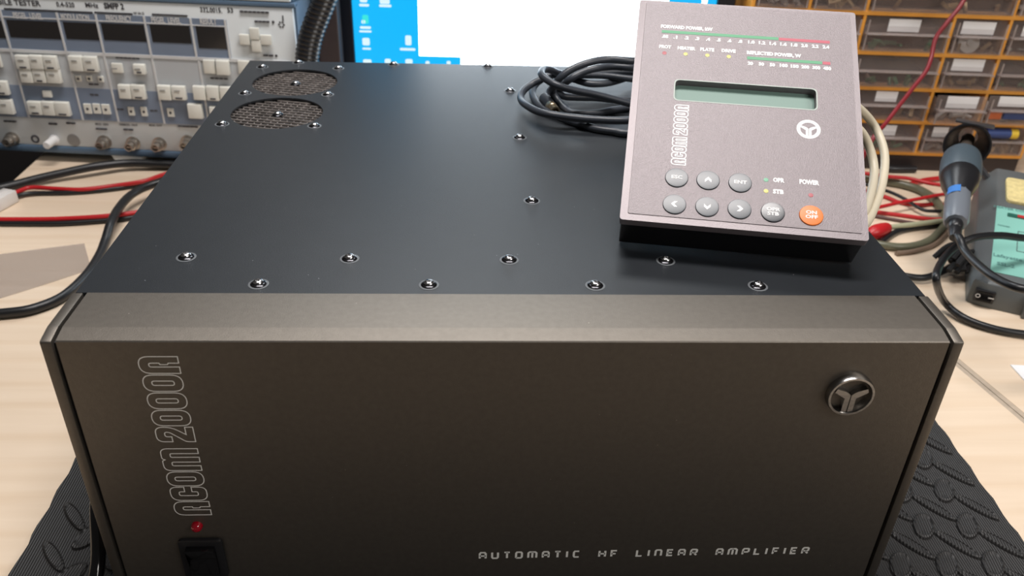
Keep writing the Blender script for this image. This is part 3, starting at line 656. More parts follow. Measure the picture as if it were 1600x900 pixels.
# lettering on the tester
ti = []; tw_ = []
def tt(lst, s, px, py, size, wpx, off=.02):
    x, z = tpx(px, py); x0 = tpx(px-wpx/2, py)[0]; x1 = tpx(px+wpx/2, py)[0]
    t = text('tmp', s, size, m_ink, None, Matrix.Identity(4), 1, off); ww = max(v.co.x for v in t.data.vertices)-min(v.co.x for v in t.data.vertices); me = t.data; bpy.data.objects.remove(t); bpy.data.meshes.remove(me)
    lst.append((s, size, T(x, .0004 if lst is tw_ else .0016, z) @ RX(math.pi/2), (x1-x0)/ww, off))
tt(ti, 'MOBILE TESTER', 18, 4.5, .0085, 86); tt(ti, '0.4-520', 101, 8, .0072, 28); tt(ti, 'MHz', 142, 9, .0072, 20); tt(ti, 'SMFP 2', 177, 10.5, .0085, 31, .04)
tt(ti, '332.0015.', 329, 16.5, .0075, 34); tt(ti, '53', 359, 17, .0075, 9); None
tt(ti, 'RF 50 \u03a9', 216, 21.5, .0036, 16)
for s, px, py, wd in (('MOD. GEN', 158, 195, 20), ('DEMOD. OUT', 200, 196, 28), ('MOD. OUT', 242, 197, 20)): tt(ti, s, px, py, .0034, wd)
def faint(px, py, wd):
    x0 = tpx(px-wd/2, py)[0]; x1 = tpx(px+wd/2, py)[0]; z = tpx(px, py)[1]; n_ = max(2, int(wd/6)); bm = bm_new()
    for i in range(n_): box(bm, x0+(x1-x0)*(i+.08)/n_, x0+(x1-x0)*(i+.9)/n_, .0003, .0022, z-.0009, z+.0009)
    obj('small_print', bm, m_ink, tst)
for a in ((199, 91, 38), (147, 148, 14), (146, 132, 16), (187, 171, 12), (240, 173, 12), (342, 123, 28), (397, 19, 46), (409, 34, 24), (419, 87, 17), (15, 190, 20), (82, 194, 14), (110, 193, 15), (293, 198, 32), (158, 202, 18), (200, 203, 16)): faint(*a)
m_ink2 = mat('faint_ink', (.35, .35, .34), .5)
for (x0, x1, y0, y1), s in zip([k for k in K if k[1]-k[0] > 16][:18], legends):
    x, z = tpx((x0+x1)/2-2, y0+6.5); bm = bm_new(); box(bm, x-.0032, x+.0032, -.0067, -.0060, z-.0006, z+.0006); obj('key_print', bm, m_ink2, tst)
join_text('panel_lettering', ti, m_ink, tst)
for s, px, py, wd in (('PEGEL  LEVEL', 43, 25.5, 46), ('MODULATION', 117, 27.5, 44), ('FREQUENCY', 185, 29.5, 40), ('PEGEL  LEVEL', 259, 32.5, 46), ('RESULT', 325, 34, 26)): tt(tw_, s, px, py, .0092, wd, .04)
join_text('display_lettering', tw_, m_line, tst)
m_nick = mat('nickel', (.50, .47, .43), .3, metal=.9)
for px, py in ((19, 217), (163, 222), (208, 224), (249, 225), (293, 222)):
    x, z = tpx(px, py); bm = bm_new()
    lathe(bm, [(.0085, 0), (.0085, .002), (.0062, .0022), (.0062, .006), (.0068, .0062), (.0068, .009), (.0048, .0092), (.0048, .016), (.0038, .016), (.0038, .010), (.0012, .010), (.0012, .014), (0, .014)], T(x, .002, z) @ RX(math.pi/2), 24, caps=False)
    box(bm, x-.0058, x+.0058, -.0125, -.0105, z-.0006, z+.0006); obj('bnc_socket', bm, m_nick, tst, smooth=True)
x, z = tpx(54, 218); bm = bm_new(); lathe(bm, [(.0052, 0), (.0052, .0008), (.0030, .001), (.0030, -.004), (0, -.004)], T(x, .002, z) @ RX(math.pi/2), 20, caps=False); obj('phone_jack', bm, m_ink, tst, smooth=True)
x, z = tpx(84, 219); bm = bm_new(); lathe(bm, [(.0062, 0), (.0060, .003), (.0050, .0035), (.0046, .019), (.0038, .020), (0, .020)], T(x, .002, z) @ RX(math.pi/2), 24); o = obj('volume_knob', bm, mat('white_knob', (.78, .78, .78), .35), tst, smooth=True)
x, z = tpx(114, 220); bm = bm_new(); lathe(bm, [(.0080, 0), (.0078, .0006), (.0, .0008)], T(x, .002, z) @ RX(math.pi/2), 28); obj('cover_disc', bm, mat('disc_grey', (.33, .33, .33), .4, metal=.5), tst, smooth=True)
x, z = tpx(439, 39); bm = bm_new()
for i in range(6): a = i*math.pi/3; lathe(bm, [(.0011, 0), (.0009, .0006), (0, .0008)], T(x+.0028*math.cos(a), .002, z+.0028*math.sin(a)) @ RX(math.pi/2), 10)
box(bm, x+.002, x+.0032, .0012, .002, z+.004, z+.010); obj('maker_emblem', bm, m_ink, tst)
for px, py in ((426, 35), (431, 88)):
    x, z = tpx(px, py); bm = bm_new(); lathe(bm, [(.0016, 0), (.0014, .0008), (0, .001)], T(x, .002, z) @ RX(math.pi/2), 12); obj('status_led', bm, m_ink, tst)
xf0, zf = tpx(172, 244); xf1 = tpx(224, 246)[0]
for q0 in (xf0, xf0+.20):
    for yy in (.002, .33):
        bm = bm_new(); prism(bm, [(q0, .0135), (q0+.040, .0135), (q0+.034, 0), (q0+.007, 0)], yy, yy+.03, 'y', bev=.0006); obj('foot', bm, m_tw, tst, smooth=True)
# second instrument stacked on the tester
st2 = thing('stacked_instrument', 'pale instrument resting on top of the radio tester', 'test instrument', tp.M @ T(0, 0, TZ1+.001))
bm = bm_new(); box(bm, TX0, TX1-.002, .004, .40, 0, .10, .003); obj('case', bm, m_tblue, st2, smooth=True)
bm = bm_new(); box(bm, TX0+.003, TX1-.005, .0008, .005, .001, .098, .001); obj('front_panel', bm, m_tw, st2)

# ------------------------------------------------------------------ monitor
mp_ = Plane((0, .68, 0), Matrix.Rotation(math.radians(-2), 3, 'Z'))
def mpx(px, py, off=0): q = mp_.hit(px, py, 1, off); return q.x, q.z
mon = thing('monitor', 'computer monitor behind the amplifier showing a blue desktop and white window', 'monitor', mp_.M)
sx0 = mpx(553, 50)[0]; sx1 = mpx(1120, 1)[0]; zb = .075; zt_ = .34
bm = bm_new(); bz = .022
box(bm, sx0-bz, sx0, -.006, .03, zb-bz, zt_+bz, .002); box(bm, sx1, sx1+bz, -.006, .03, zb-bz, zt_+bz, .002)
box(bm, sx0, sx1, -.006, .03, zb-bz, zb); box(bm, sx0, sx1, -.006, .03, zt_, zt_+bz); box(bm, sx0-.002, sx1+.002, .003, .045, zb-.002, zt_+.002)
obj('bezel', bm, mat('monitor_black', (.006, .008, .014), .3), mon)
m_blue = mat('screen_blue', (0, 0, 0), .3, emit=(.008, .50, 1.0), estr=1.0); m_scr = mat('screen_white', (0, 0, 0), .3, emit=(.84, .93, 1.0), estr=5.0)
m_icon = mat('screen_icon', (0, 0, 0), .3, emit=(.75, .95, 1.0), estr=1.0); m_icon2 = mat('screen_teal', (0, 0, 0), .3, emit=(.05, .80, .75), estr=1.0)
bm = bm_new(); box(bm, sx0, sx1, .0, .003, zb, zt_)
wx0 = mpx(654, 45)[0]; wx1 = mpx(1045, 1)[0]; wxn = mpx(720, 95)[0]; zw = mpx(690, 88)[1]
scr = obj('screen', bm, m_blue, mon)
bm = bm_new(); box(bm, wx0, wxn, -.0006, .0, zw, .31); box(bm, wxn, wx1, -.0006, .0, .085, .31); 
obj('window_area', bm, m_scr, scr)
bm = bm_new(); box(bm, mpx(1097, 1)[0], mpx(1105, 1)[0], -.0006, 0, .08, .31); obj('window_strip', bm, m_scr, scr)
def icon(px, py, wpx, hpx, mi=None):
    mi = mi or m_icon; bm = bm_new()
    x, z = mpx(px, py); s_ = 1315/.98; prism(bm, [(q.x, q.y) for q in roundpoly([(x-wpx/2/s_, z-hpx/2/s_, .002), (x+wpx/2/s_, z-hpx/2/s_, .002), (x+wpx/2/s_, z+hpx/2/s_, .002), (x-wpx/2/s_, z+hpx/2/s_, .002)], 3)], -.0006, 0, 'y'); obj('desktop_icon', bm, mi, scr)
for a in ((568, 0, 12, 7), (601, 1, 16, 10), (572, 65, 12, 12), (638, 63, 10, 16), (568, 34, 7, 6), (574, 96, 14, 7), (606, 96, 10, 9), (639, 96, 12, 8), (668, 98, 7, 6), (701, 98, 7, 6)): icon(*a)
icon(571, 30, 10, 14, m_icon2)
for a in ((569, 8, 16, 4), (602, 9, 20, 4), (571, 43, 18, 4), (571, 49, 20, 3), (573, 76, 14, 3), (637, 77, 26, 4)): icon(*a)
cxm = (sx0+sx1)/2
bm = bm_new(); box(bm, cxm-.03, cxm+.03, .046, .066, .011, .22, .004); obj('stand', bm, M_BLACK, mon)
bm = bm_new(); box(bm, cxm-.12, cxm+.12, -.03, .14, 0, .012, .004); obj('stand_base', bm, M_BLACK, mon)

# brown post and coil cord between tester and monitor
m_post = mat('dark_brown_wood', (.040, .027, .026), .5, var=.2, vscale=30)
x0 = mpx(494, 50, -.036)[0]; x1 = mpx(529, 50, -.036)[0]
bm = bm_new(); box(bm, x0, x1, -.036, -.012, 0, .55, .002); o = obj('wooden_upright', bm, m_post); o.matrix_world = mp_.M; tag(o, 'dark brown wooden upright between tester and monitor', 'post')
bm = bm_new(); pts = []
pa = Plane((0, .586, 0), Matrix.Identity(3)); pb = pa.O+pa.hit(481, 104, 1); pa = pa.O+pa.hit(520, -80, 1); turns = 26
for i in range(turns*9+1):
    t = i/(turns*9); a = i*2*math.pi/9; c = pa.lerp(pb, t)+Vector((.004*math.sin(t*6), 0, 0)); d_ = (pb-pa).normalized(); u_ = d_.cross(Vector((0, 1, 0))).normalized(); v_ = d_.cross(u_)
    pts.append(c+(u_*math.cos(a)+v_*math.sin(a))*.0102)
COILR = .0037
tube(bm, pts+[pts[-1]+Vector((0, .0, -.01)), Vector((pb.x, pb.y, .03)), Vector((pb.x+.01, pb.y-.002, .0045)), Vector((pb.x+.06, pb.y-.01, .0045))], COILR, 7, 1, smooth=False)
tag(obj('coil_cord', bm, mat('coil_rubber', (.008, .009, .012), .3), smooth=True), 'black spiral cord hanging beside the right side of the tester', 'cord')

# ------------------------------------------------------------------ drawer cabinet
cbp = Plane(G(1430, 268, 0), Matrix.Rotation(math.radians(-3.0), 3, 'Z'))
def cpx(px, py): q = cbp.hit(px, py, 1); return q.x, q.z
cab = thing('drawer_cabinet', 'orange parts cabinet with clear plastic drawers behind the soldering station', 'cabinet', cbp.M)
m_or = mat('orange_plastic', (.80, .36, .055), .45, var=.08, vscale=30); m_int = mat('cabinet_inside', (.10, .065, .055), .7)
m_clear = mat('clear_drawer', (.40, .33, .31), .12, alpha=.20, spec=.9); m_lip = mat('drawer_lip', (.42, .36, .34), .25, alpha=.55, spec=.8); m_specs = [mat('brass_bits', (.35, .25, .14), .35, metal=.6), mat('grey_bits', (.30, .29, .28), .4), mat('green_bits', (.05, .16, .08), .5)]
zr = [cpx(1450, 241)[1], (cpx(1340, 188)[1]+cpx(1600, 198)[1])/2, (cpx(1340, 137)[1]+cpx(1600, 146)[1])/2, (cpx(1340, 81)[1]+cpx(1600, 92)[1])/2, (cpx(1340, 18)[1]+cpx(1600, 31)[1])/2]
zr.append(zr[-1]*2-zr[-2]); xr = cpx(1596, 240)[0]
c0 = cpx(1265, 12)[0]; c1 = (cpx(1340, 78)[0]+cpx(1357, 5)[0])/2; c2 = (cpx(1492, 27)[0]+cpx(1430, 238)[0]+cpx(1462, 140)[0])/3; c3 = (cpx(1588, 8)[0]+cpx(1546, 146)[0])/2
cl = c0-(c1-c0)*.98; DY = .13; t = .0052
bm = bm_new()
box(bm, cl-t/2, cl+t/2, 0, DY, zr[0]-t/2, zr[5]+t/2, .0008); box(bm, xr-t/2, xr+t/2, 0, DY, zr[0]-t/2, zr[5]+t/2, .0008)
for i, z in enumerate(zr): box(bm, cl, xr, 0, DY, z-t/2, z+t/2, .0008)
for x in (c1, c2, c3): box(bm, x-.0020, x+.0020, .0005, DY, zr[0], zr[4], .0005)
for x in (c0, c1, c3): box(bm, x-.0020, x+.0020, .0005, DY, zr[4], zr[5], .0005)
box(bm, c0-.002, c0+.002, .0005, DY, zr[0], zr[4], .0005)
obj('frame', bm, m_or, cab)
bm = bm_new(); box(bm, cl, xr, DY, DY+.003, zr[0], zr[5]); obj('back_panel', bm, m_int, cab)
bm = bm_new(); box(bm, cl-t/2, xr+t/2, .004, DY, 0, zr[0]-t/2-.0001, .001); obj('plinth', bm, mat('plinth_brown', (.035, .024, .022), .6), cab)
m_junkd = mat('dark_parts', (.025, .022, .028), .5); m_junkb = mat('blue_parts', (.03, .06, .20), .5); m_junko = mat('orange_parts', (.55, .13, .04), .5); m_junkw = mat('pale_parts', (.5, .48, .46), .4); m_junky = mat('yellow_parts', (.75, .52, .04), .5)
# label pixel boxes per (row, column)
LAB = {(0, 0): (1377, 1400, 195, 211), (0, 1): (1457, 1481, 198, 214), (1, 0): (1368, 1402, 142, 158), (1, 1): (1479, 1528, 150, 169), (1, 2): (1561, 1610, 148, 166), (2, 1): (1488, 1538, 90, 110), (3, 0): (1388, 1438, 29, 49), (3, 1): (1503, 1555, 33, 53), (3, 2): (1597, 1640, 40, 58)}
cols = [(c0, c1), (c1, c2), (c2, c3), (c3, xr)]
def junk(bm, x0, x1, y0, y1, z0, n, rs):
    for _ in range(n):
        x = rs.uniform(x0, x1); y = rs.uniform(y0, y1); s = rs.uniform(.003, .008); Mx = T(x, y, z0+s*.6) @ Euler((rs.random()*3, rs.random()*3, rs.random()*3)).to_matrix().to_4x4()
        if rs.random() < .5: box(bm, -s, s, -s*.5, s*.5, -s*.3, s*.3, .0004, M=Mx)
        else: lathe(bm, [(s*.4, -s), (s*.4, s)], Mx, 10)
rs = random.Random(3)
def drawer(x0, x1, z0, z1, key):
    p_ = .004 if key == (1, 1) else (-.002 if key == (1, 2) else -.0065)   # some stand slightly open
    a, b = x0+.0030, x1-.0030; c, d = z0+.0032, z1-.0036; zm = c+(d-c)*.47
    bm = bm_new(); th = .0011; y0 = -p_-.004
    prism(bm, [(y0-.006, c), (y0-.006, c+.002), (y0-.0045, zm-.001), (y0-.010, zm), (y0-.010, zm+.0014), (y0-.001, zm+.003), (y0, d), (y0+th, d), (y0+th, zm+.002), (y0-.003, zm-.001), (y0-.0045, c+th), (y0-.0045, c)], a, b, 'x')
    box(bm, a, a+th, y0, DY-.03-p_, c, d-.004); box(bm, b-th, b, y0, DY-.03-p_, c, d-.004); box(bm, a, b, y0, DY-.03-p_, c, c+th); box(bm, a, b, DY-.03-p_, DY-.03-p_+th, c, d-.004)
    dr = obj('drawer', bm, m_clear, cab)
    bm = bm_new(); box(bm, a+.0012, b-.0012, y0-.0112, y0-.0020, zm+.0016, zm+.0026, .0003); box(bm, a+.0012, a+.0030, y0-.0068, y0-.0060, c+.001, d-.003); box(bm, b-.0030, b-.0012, y0-.0068, y0-.0060, c+.001, d-.003); obj('finger_lip', bm, m_lip, dr)
    m = {(0, 2): m_junkb, (1, 2): m_junko}.get(key, rs.choice((m_junkd, m_junkd, m_int, m_junkw)))
    bm = bm_new(); junk(bm, a+.012, b-.012, .012, .06, c+.002, 14, rs); obj('small_parts', bm, m, dr)
    bm = bm_new(); junk(bm, a+.008, b-.008, .004, .014, c+.002, 7, rs); obj('loose_bits', bm, rs.choice(m_specs), dr)
    bm = bm_new(); box(bm, a+.004, b-.004, .018, .075, c+.0012, c+(d-c)*rs.uniform(.35, .7), .002); obj('packet', bm, rs.choice((m_junkd, m_junkd, m_int)), dr)
    if key in LAB:
        l0, l1, t0, t1 = LAB[key]; ym = (t0+t1)/2; xa = cbp.hit(l0, ym, 1, y0)[0]; xb = cbp.hit(l1, ym, 1, y0)[0]; zb_ = max(zm+.0035, cbp.hit(l0, t1, 1, y0)[2]); zt2 = min(d-.0005, cbp.hit(l0, t0, 1, y0)[2])
        xa = max(xa, a+.001); xb = min(xb, b-.001)
        bm = bm_new(); box(bm, xa, xb, y0-.0006, y0-.0001, zb_, zt2); lb = obj('label_card', bm, m_paper, dr)
    return dr
for row in range(5):
    z0, z1 = zr[row], zr[row+1]
    if row < 4:
        for ci, (a, b) in enumerate(cols): drawer(a, b, z0, z1, (row, ci-1))
    else:
        for ci, (a, b) in enumerate(((cl, c0), (c0, c1), (c1, c3), (c3, xr))): drawer(a, b, z0, z1, (4, ci-1))
# a few recognisable contents lie in the drawers
o_ = [c for c in cab.children if c.name.startswith('drawer')]
def at_row(px, py, off): q = cbp.hit(px, py, 1, off); return q
bm = bm_new(); q = at_row(1515, 68, .004); lathe(bm, [(.0125, 0), (.0125, .003), (.004, .0032), (.004, .005), (0, .005)], T(q.x, q.y+.004, q.z) @ RX(math.pi/2-.3), 24); o = obj('metal_disc', bm, m_junkw, o_[3*4+2], smooth=True)
bm = bm_new(); q0 = at_row(1540, 208, -.0); q1 = at_row(1577, 209, -.0); q2 = at_row(1588, 209.5, 0); lathe(bm, [(.0062, 0), (.0062, (q1-q0).length)], align(q0, q1), 16); o = obj('blue_battery', bm, m_junkb, o_[2], smooth=True)
bm = bm_new(); lathe(bm, [(.0064, 0), (.0064, (q2-q1).length)], align(q1, q2), 16); obj('yellow_band', bm, m_junky, o_[2], smooth=True)
bm = bm_new(); q0 = at_row(1546, 181, -.010); q1 = at_row(1566, 182, -.010); box(bm, q0.x, q1.x, -.0086, -.0046+.0, q0.z-.005, q0.z+.005, .001); obj('orange_part', bm, m_junko, o_[4+3])
bm = bm_new(); q1 = at_row(1610, 184, -.010); box(bm, q0.x+(q1.x-q0.x)*.36, q1.x, -.0080, -.0046, q0.z-.005, q0.z+.004, .001); obj('blue_part', bm, m_junkb, o_[4+3])
# red wire hanging in front of the cabinet
cable('thin_red_wire', [D(1530, -60, .95), D(1506, 0, .95), D(1480, 35, .955), D(1462, 60, .96), D(1455, 90, .96), D(1447, 111, .955), D(1430, 133, .95), D(1405, 165, .94), D(1382, 195, .93), D(1365, 215, .92), D(1340, 262, .93), D(1325, 300, .95)], .0024, M_DKRED, 'dark red wire hanging across the front of the drawer cabinet', 'wire')

# ------------------------------------------------------------------ cables on the desk, right
m_oliv = mat('olive_clear_insulation', (.13, .13, .085), .3); m_pale = mat('pale_clear_insulation', (.42, .42, .28), .3)
def dz(pts, z): return [G(px, py, z) for px, py in pts]
m1 = lambda n, p, z, r, m, l, c='wire': cable(n, dz(p, z), r, m, l, c)
m1('red_wire', [(1330, 268), (1360, 272), (1389, 276), (1421, 279), (1450, 286), (1479, 291), (1510, 300), (1540, 305)], .0145, .0024, M_RED, 'red wire lying furthest back on the desk, under the cabinet')
m1('red_wire', [(1420, 288), (1447, 281), (1477, 278), (1505, 277), (1530, 280)], .0040, .0030, M_RED, 'thicker red wire running behind the soldering iron handle')
m1('olive_cable', [(1330, 275), (1360, 279), (1386, 284), (1413, 289), (1438, 297), (1457, 309), (1470, 325), (1478, 340), (1484, 352)], .0052, .0050, m_oliv, 'olive transparent cable arching over the red wires beside the cream cable', 'cable')
m1('red_wire', [(1330, 332), (1377, 323), (1408, 316), (1450, 308), (1477, 303), (1510, 297)], .0135, .0022, M_RED, 'red wire crossing diagonally over the others right of the cream cable')
m1('red_wire', [(1340, 296), (1381, 307), (1408, 317), (1438, 320), (1460, 319), (1485, 322)], .0025, .0023, M_RED, 'red wire bending under the diagonal red wire')
m1('black_wire', [(1345, 286), (1385, 298), (1412, 310), (1440, 327), (1462, 330), (1490, 329)], .0075, .0020, M_RUBBER, 'thin black wire among the red wires on the right')
m1('red_wire', [(1330, 327), (1374, 332), (1413, 337), (1450, 342), (1474, 343), (1500, 345)], .0025, .0024, M_RED, 'red wire lowest on the desk, above the red booted plug')
m1('brown_wire', [(1330, 331), (1374, 339), (1408, 345), (1440, 350), (1475, 352), (1500, 354)], .0022, .0020, mat('brown_insulation', (.10, .05, .045), .4), 'thin brown wire just below the lowest red wire')
pb = thing('plug_lead', 'pale transparent lead ending in a red plug boot beside the control unit', 'cable', T(*G(1374, 360, 0))); bpy.context.view_layer.update()
sub(cable('lead', dz([(1384, 356), (1405, 353), (1425, 351), (1457, 347), (1480, 345), (1495, 352)], .0085), .0030, m_pale, None), pb)
bm = bm_new(); pA = G(1358, 366, .009); pB = G(1389, 355, .009); L_ = (pB-pA).length; lathe(bm, [(.0035, 0), (.0075, L_*.15), (.0085, L_*.35), (.0078, L_*.65), (.0062, L_*.9), (.0040, L_)], align(pA, pB), 12); o = sub(obj('boot', bm, M_RED, smooth=True), pb); o['label'] = 'red plug boot'
m1('black_cable', [(1340, 420), (1360, 396), (1377, 379), (1401, 362), (1438, 354), (1474, 350), (1500, 352)], .0036, .0034, M_RUBBER, 'black cable arching behind the olive loop on the right desk', 'cable')
m1('olive_cable', [(1350, 376), (1386, 384), (1420, 385), (1450, 377), (1470, 359), (1482, 340)], .0050, .0042, m_oliv, 'olive transparent cable looping near the amplifier edge', 'cable')
m1('brown_cable', [(1400, 396), (1430, 392), (1460, 382), (1480, 364), (1492, 350)], .0028, .0026, mat('brown_clear_insulation', (.20, .14, .10), .35), 'thin brownish cable outlining the olive loop', 'cable')
m1('black_bar', [(1385, 263), (1400, 264), (1430, 264)], .0050, .0048, M_BLACK, 'short black tube lying at the foot of the drawer cabinet', 'tube')

# ------------------------------------------------------------------ soldering station
ys = math.radians(-27); s0 = G(1508, 474, 0); sp = Plane((s0.x, s0.y, 0), Matrix.Rotation(ys, 3, 'Z'))
stn = thing('soldering_station', 'grey soldering station with green front label at the right edge', 'soldering station', sp.M)
m_sg = mat('station_grey', (.115, .128, .132), .45, bump=.1, bscale=900)
SW, H0, H1, V1_, H2, V2_ = .130, .026, .062, .115, .070, .20
bm = bm_new()
prof = [(0, 0), (0, H0), (.008, H0+.003), (V1_, H1), (V2_, H2), (V2_, 0)]; ins = [(0, 0), (.0, .0), (.0, .003), (.0, .014), (.0, .014), (0, 0)]
def sect(x, sh, cut): return [bm.verts.new((x, v+(.004 if cut and i in (0, 1) else 0), max(0, z-(sh if i in (2, 3, 4) else 0)))) for i, (v, z) in enumerate(prof)]
secs = [sect(0, .016, True), sect(.014, 0, False), sect(SW-.014, 0, False), sect(SW, .016, True)]
for a, b in zip(secs, secs[1:]):
    for i in range(6): bm.faces.new((a[i], a[(i+1) % 6], b[(i+1) % 6], b[i]))
bm.faces.new(secs[0]); bm.faces.new(secs[-1]); bmesh.ops.recalc_face_normals(bm, faces=bm.faces[:])
bmesh.ops.bevel(bm, geom=bm.edges[:], offset=.0015, segments=2, profile=.5, affect='EDGES')
obj('housing', bm, m_sg, stn, smooth=True)
bm = bm_new(); box(bm, .048, SW+.002, -.006, .004, -.0+.0005, H0-.002, .001); obj('front_cover', bm, m_sg, stn, smooth=True)
# inclined top frame
sl = math.atan2(H1-H0-.003, V1_-.008)
def incl(x, s): return T(x, .008+s*math.cos(sl), H0+.003+s*math.sin(sl)+.0003) @ RX(sl)
Minc = T(0, .008, H0+.003) @ RX(sl)
ip = Plane(sp.M @ Minc.translation, sp.R @ Minc.to_3x3())
def ipx(px, py): q = ip.hit(px, py, 2); return q.x, q.y
g0 = ipx(1543, 423); g1 = ipx(1562, 318)
m_gr = mat('label_green', (.26, .58, .50), .45)
gx0 = (g0[0]+g1[0])/2; gy0, gy1 = max(.004, g0[1]), min(g1[1], .108)
bm = bm_new(); box(bm, gx0, SW-.016, gy0, gy1, -.0002, .0006, M=Minc); lbl = obj('front_label', bm, m_gr, stn); lbl['label'] = 'pale green front label'
gi = []
def gt(s, px, py, size, ax=.5): x, y = ipx(px, py); gi.append((s, size, Minc @ T(x, y, .0008), 1.15, .02))
gt('HEATER CONTROL', 1590, 330, .0045); gt('Lafayette', 1574, 403, .0062); gt('SSL-2', 1571, 415, .0062); gt('POWER', 1568, 354, .0028)
join_text('label_lettering', gi, mat('faded_ink', (.10, .26, .24), .5), lbl)
bm = bm_new(); a = ipx(1574, 335); b = ipx(1606, 343); box(bm, a[0], a[0]+.030, a[1]-.004, a[1]+.001, .0006, .0016, M=Minc); obj('indicator_strip', bm, mat('strip_green', (.02, .12, .09), .4), lbl)
bm = bm_new(); box(bm, a[0]+.009, a[0]+.016, a[1]-.0035, a[1]+.0005, .0016, .0020, M=Minc); obj('indicator_red', bm, mat('strip_red', (.5, .03, .03), .4), lbl)
bm = bm_new(); a = ipx(1590, 362)
for u0, u1, v0, v1 in ((0, .0006, -.03, 0), (0, .025, -.03, -.0294), (0, .008, -.0006, 0)): box(bm, a[0]+u0, a[0]+u1, a[1]+v0, a[1]+v1, .0006, .0009, M=Minc)
obj('label_diagram', bm, m_ink, lbl)
# sponge
m_sp = mat('yellow_sponge', (.72, .60, .28), .9, bump=1, bscale=260, var=.15, vscale=200)
sp3 = math.atan2(H2-H1, V2_-V1_); Mt = T(0, V1_, H1) @ RX(sp3); tp3 = Plane(sp.M @ Mt.translation, sp.R @ Mt.to_3x3())
qs = tp3.hit(1571, 296, 2); bm = bm_new(); prism(bm, [(q.x, q.y) for q in roundpoly([(qs.x, .006, .006), (SW-.018, .006, .006), (SW-.018, .060, .006), (qs.x, .060, .006)])], -.001, .0035, 'z', M=Mt, bev=.0008); obj('sponge', bm, m_sp, stn, smooth=True)
# switch
fp = Plane(sp.M @ Vector((0, 0, 0)), sp.R)
qa = fp.hit(1523, 457, 1); qb = fp.hit(1554, 465, 1); bm = bm_new(); box(bm, qa.x, qb.x, -.0022, .003, qb.z-.0070, qa.z+.0050, .0006); sw2 = obj('rocker_switch', bm, M_BLACK, stn)
bm = bm_new(); zc = (qa.z+qb.z)/2; xm = (qa.x+qb.x)/2; prism(bm, [(-.002, zc-.005), (-.0042, zc-.005), (-.0030, zc+.004), (-.002, zc+.004)], qa.x+.0025, qb.x-.0025, 'x'); rk = obj('rocker', bm, M_GLOSSB, sw2)
bm = bm_new(); 
c_ = [Vector((xm-.006+.0018*math.cos(t*math.pi/10), zc+.0018*math.sin(t*math.pi/10))) for t in range(20)]; ribbon(bm, c_, .0007, True, lambda a, b, h: Vector((a, -.0043, b)))
ribbon(bm, [Vector((xm+.003, zc)), Vector((xm+.008, zc))], .0010, False, lambda a, b, h: Vector((a, -.0043, b))); obj('switch_marks', bm, M_WHITE, rk)
# iron holder: bell with bracket, carried by a post on the station's left side
m_met = mat('dull_metal', (.16, .16, .17), .40, metal=.9)
ring = D(1511, 226, .86); hdir = (D(1493, 352, .755)-ring).normalized(); back = ring-hdir*.055
inv = sp.M.inverted(); f4 = inv
hd = (hdir*.45+(CAM-ring).normalized()*.75).normalized(); back = ring-hd*.045+Vector((0, 0, .0)); Mh = inv @ align(back, ring)
bm = bm_new(); lh = (ring-back).length
lathe(bm, [(.010, 0), (.012, .01), (.0165, lh*.6), (.0205, lh), (.0225, lh+.003), (.0222, lh+.006), (.0205, lh+.006), (.0195, lh+.002), (.015, lh*.6), (.011, .01), (.009, 0)], Mh, 28, caps=False); obj('iron_holder', bm, M_BLACK, stn, smooth=True)
bm = bm_new(); w0 = inv @ (ring-hdir*.012+Vector((-.012, 0, .020))); w1 = inv @ (ring-hdir*.012+Vector((.016, -.006, .018)))
tube(bm, [inv @ back, inv @ (back+Vector((.012, .02, -.02))), Vector((.010, .19, .055)), Vector((.010, .17, .03))], .004, 8, 6)
box(bm, -.019, .017, -.0230, -.0205, .036, .050, .0006, M=Mh @ RZ(math.pi)); obj('holder_bracket', bm, m_met, stn, smooth=True)

# soldering iron resting in the holder
irn = thing('soldering_iron', 'soldering iron with grey handle standing in the black holder', 'soldering iron', Matrix.Translation(ring)); bpy.context.view_layer.update()
end = D(1493, 352, .755); ist = D(1503, 243, .835); LL = (end-ist).length; MI = align(ist, end)
px_m = lambda f: LL*f
bm = bm_new(); lathe(bm, [(.0140, px_m(.0)), (.0172, px_m(.05)), (.0185, px_m(.14)), (.0185, px_m(.30)), (.0160, px_m(.36))], MI, 28); o = sub(obj('collar', bm, mat('slate_plastic', (.06, .085, .105), .45), smooth=True), irn); o['label'] = 'slate blue collar'
bm = bm_new(); lathe(bm, [(.0165, px_m(.28)), (.0174, px_m(.33)), (.0165, px_m(.42)), (.0130, px_m(.52)), (.0108, px_m(.60))], MI, 28); sub(obj('grip', bm, M_BLACK, smooth=True), irn)
m_hd = mat('handle_grey', (.16, .18, .21), .35)
bm = bm_new(); lathe(bm, [(.0095, px_m(.50)), (.0108, px_m(.54)), (.0113, px_m(.72)), (.0110, px_m(.93)), (.0095, px_m(.97)), (.0060, px_m(.975)), (.0060, px_m(.93))], MI, 10, caps=False); o = sub(obj('handle', bm, m_hd, smooth=True), irn); o['label'] = 'grey faceted handle'
bm = bm_new(); q = D(1487, 303, .772); Mp = Matrix.Translation(q) @ CM.to_4x4(); 
bm2 = bm_new(); bx_ = MI @ Vector((0, 0, px_m(.62))); tdir = (CAM-bx_).normalized(); ax_ = (end-ring).normalized(); sd = ax_.cross(tdir).normalized(); 
for k in range(5):
    pass
vs = []
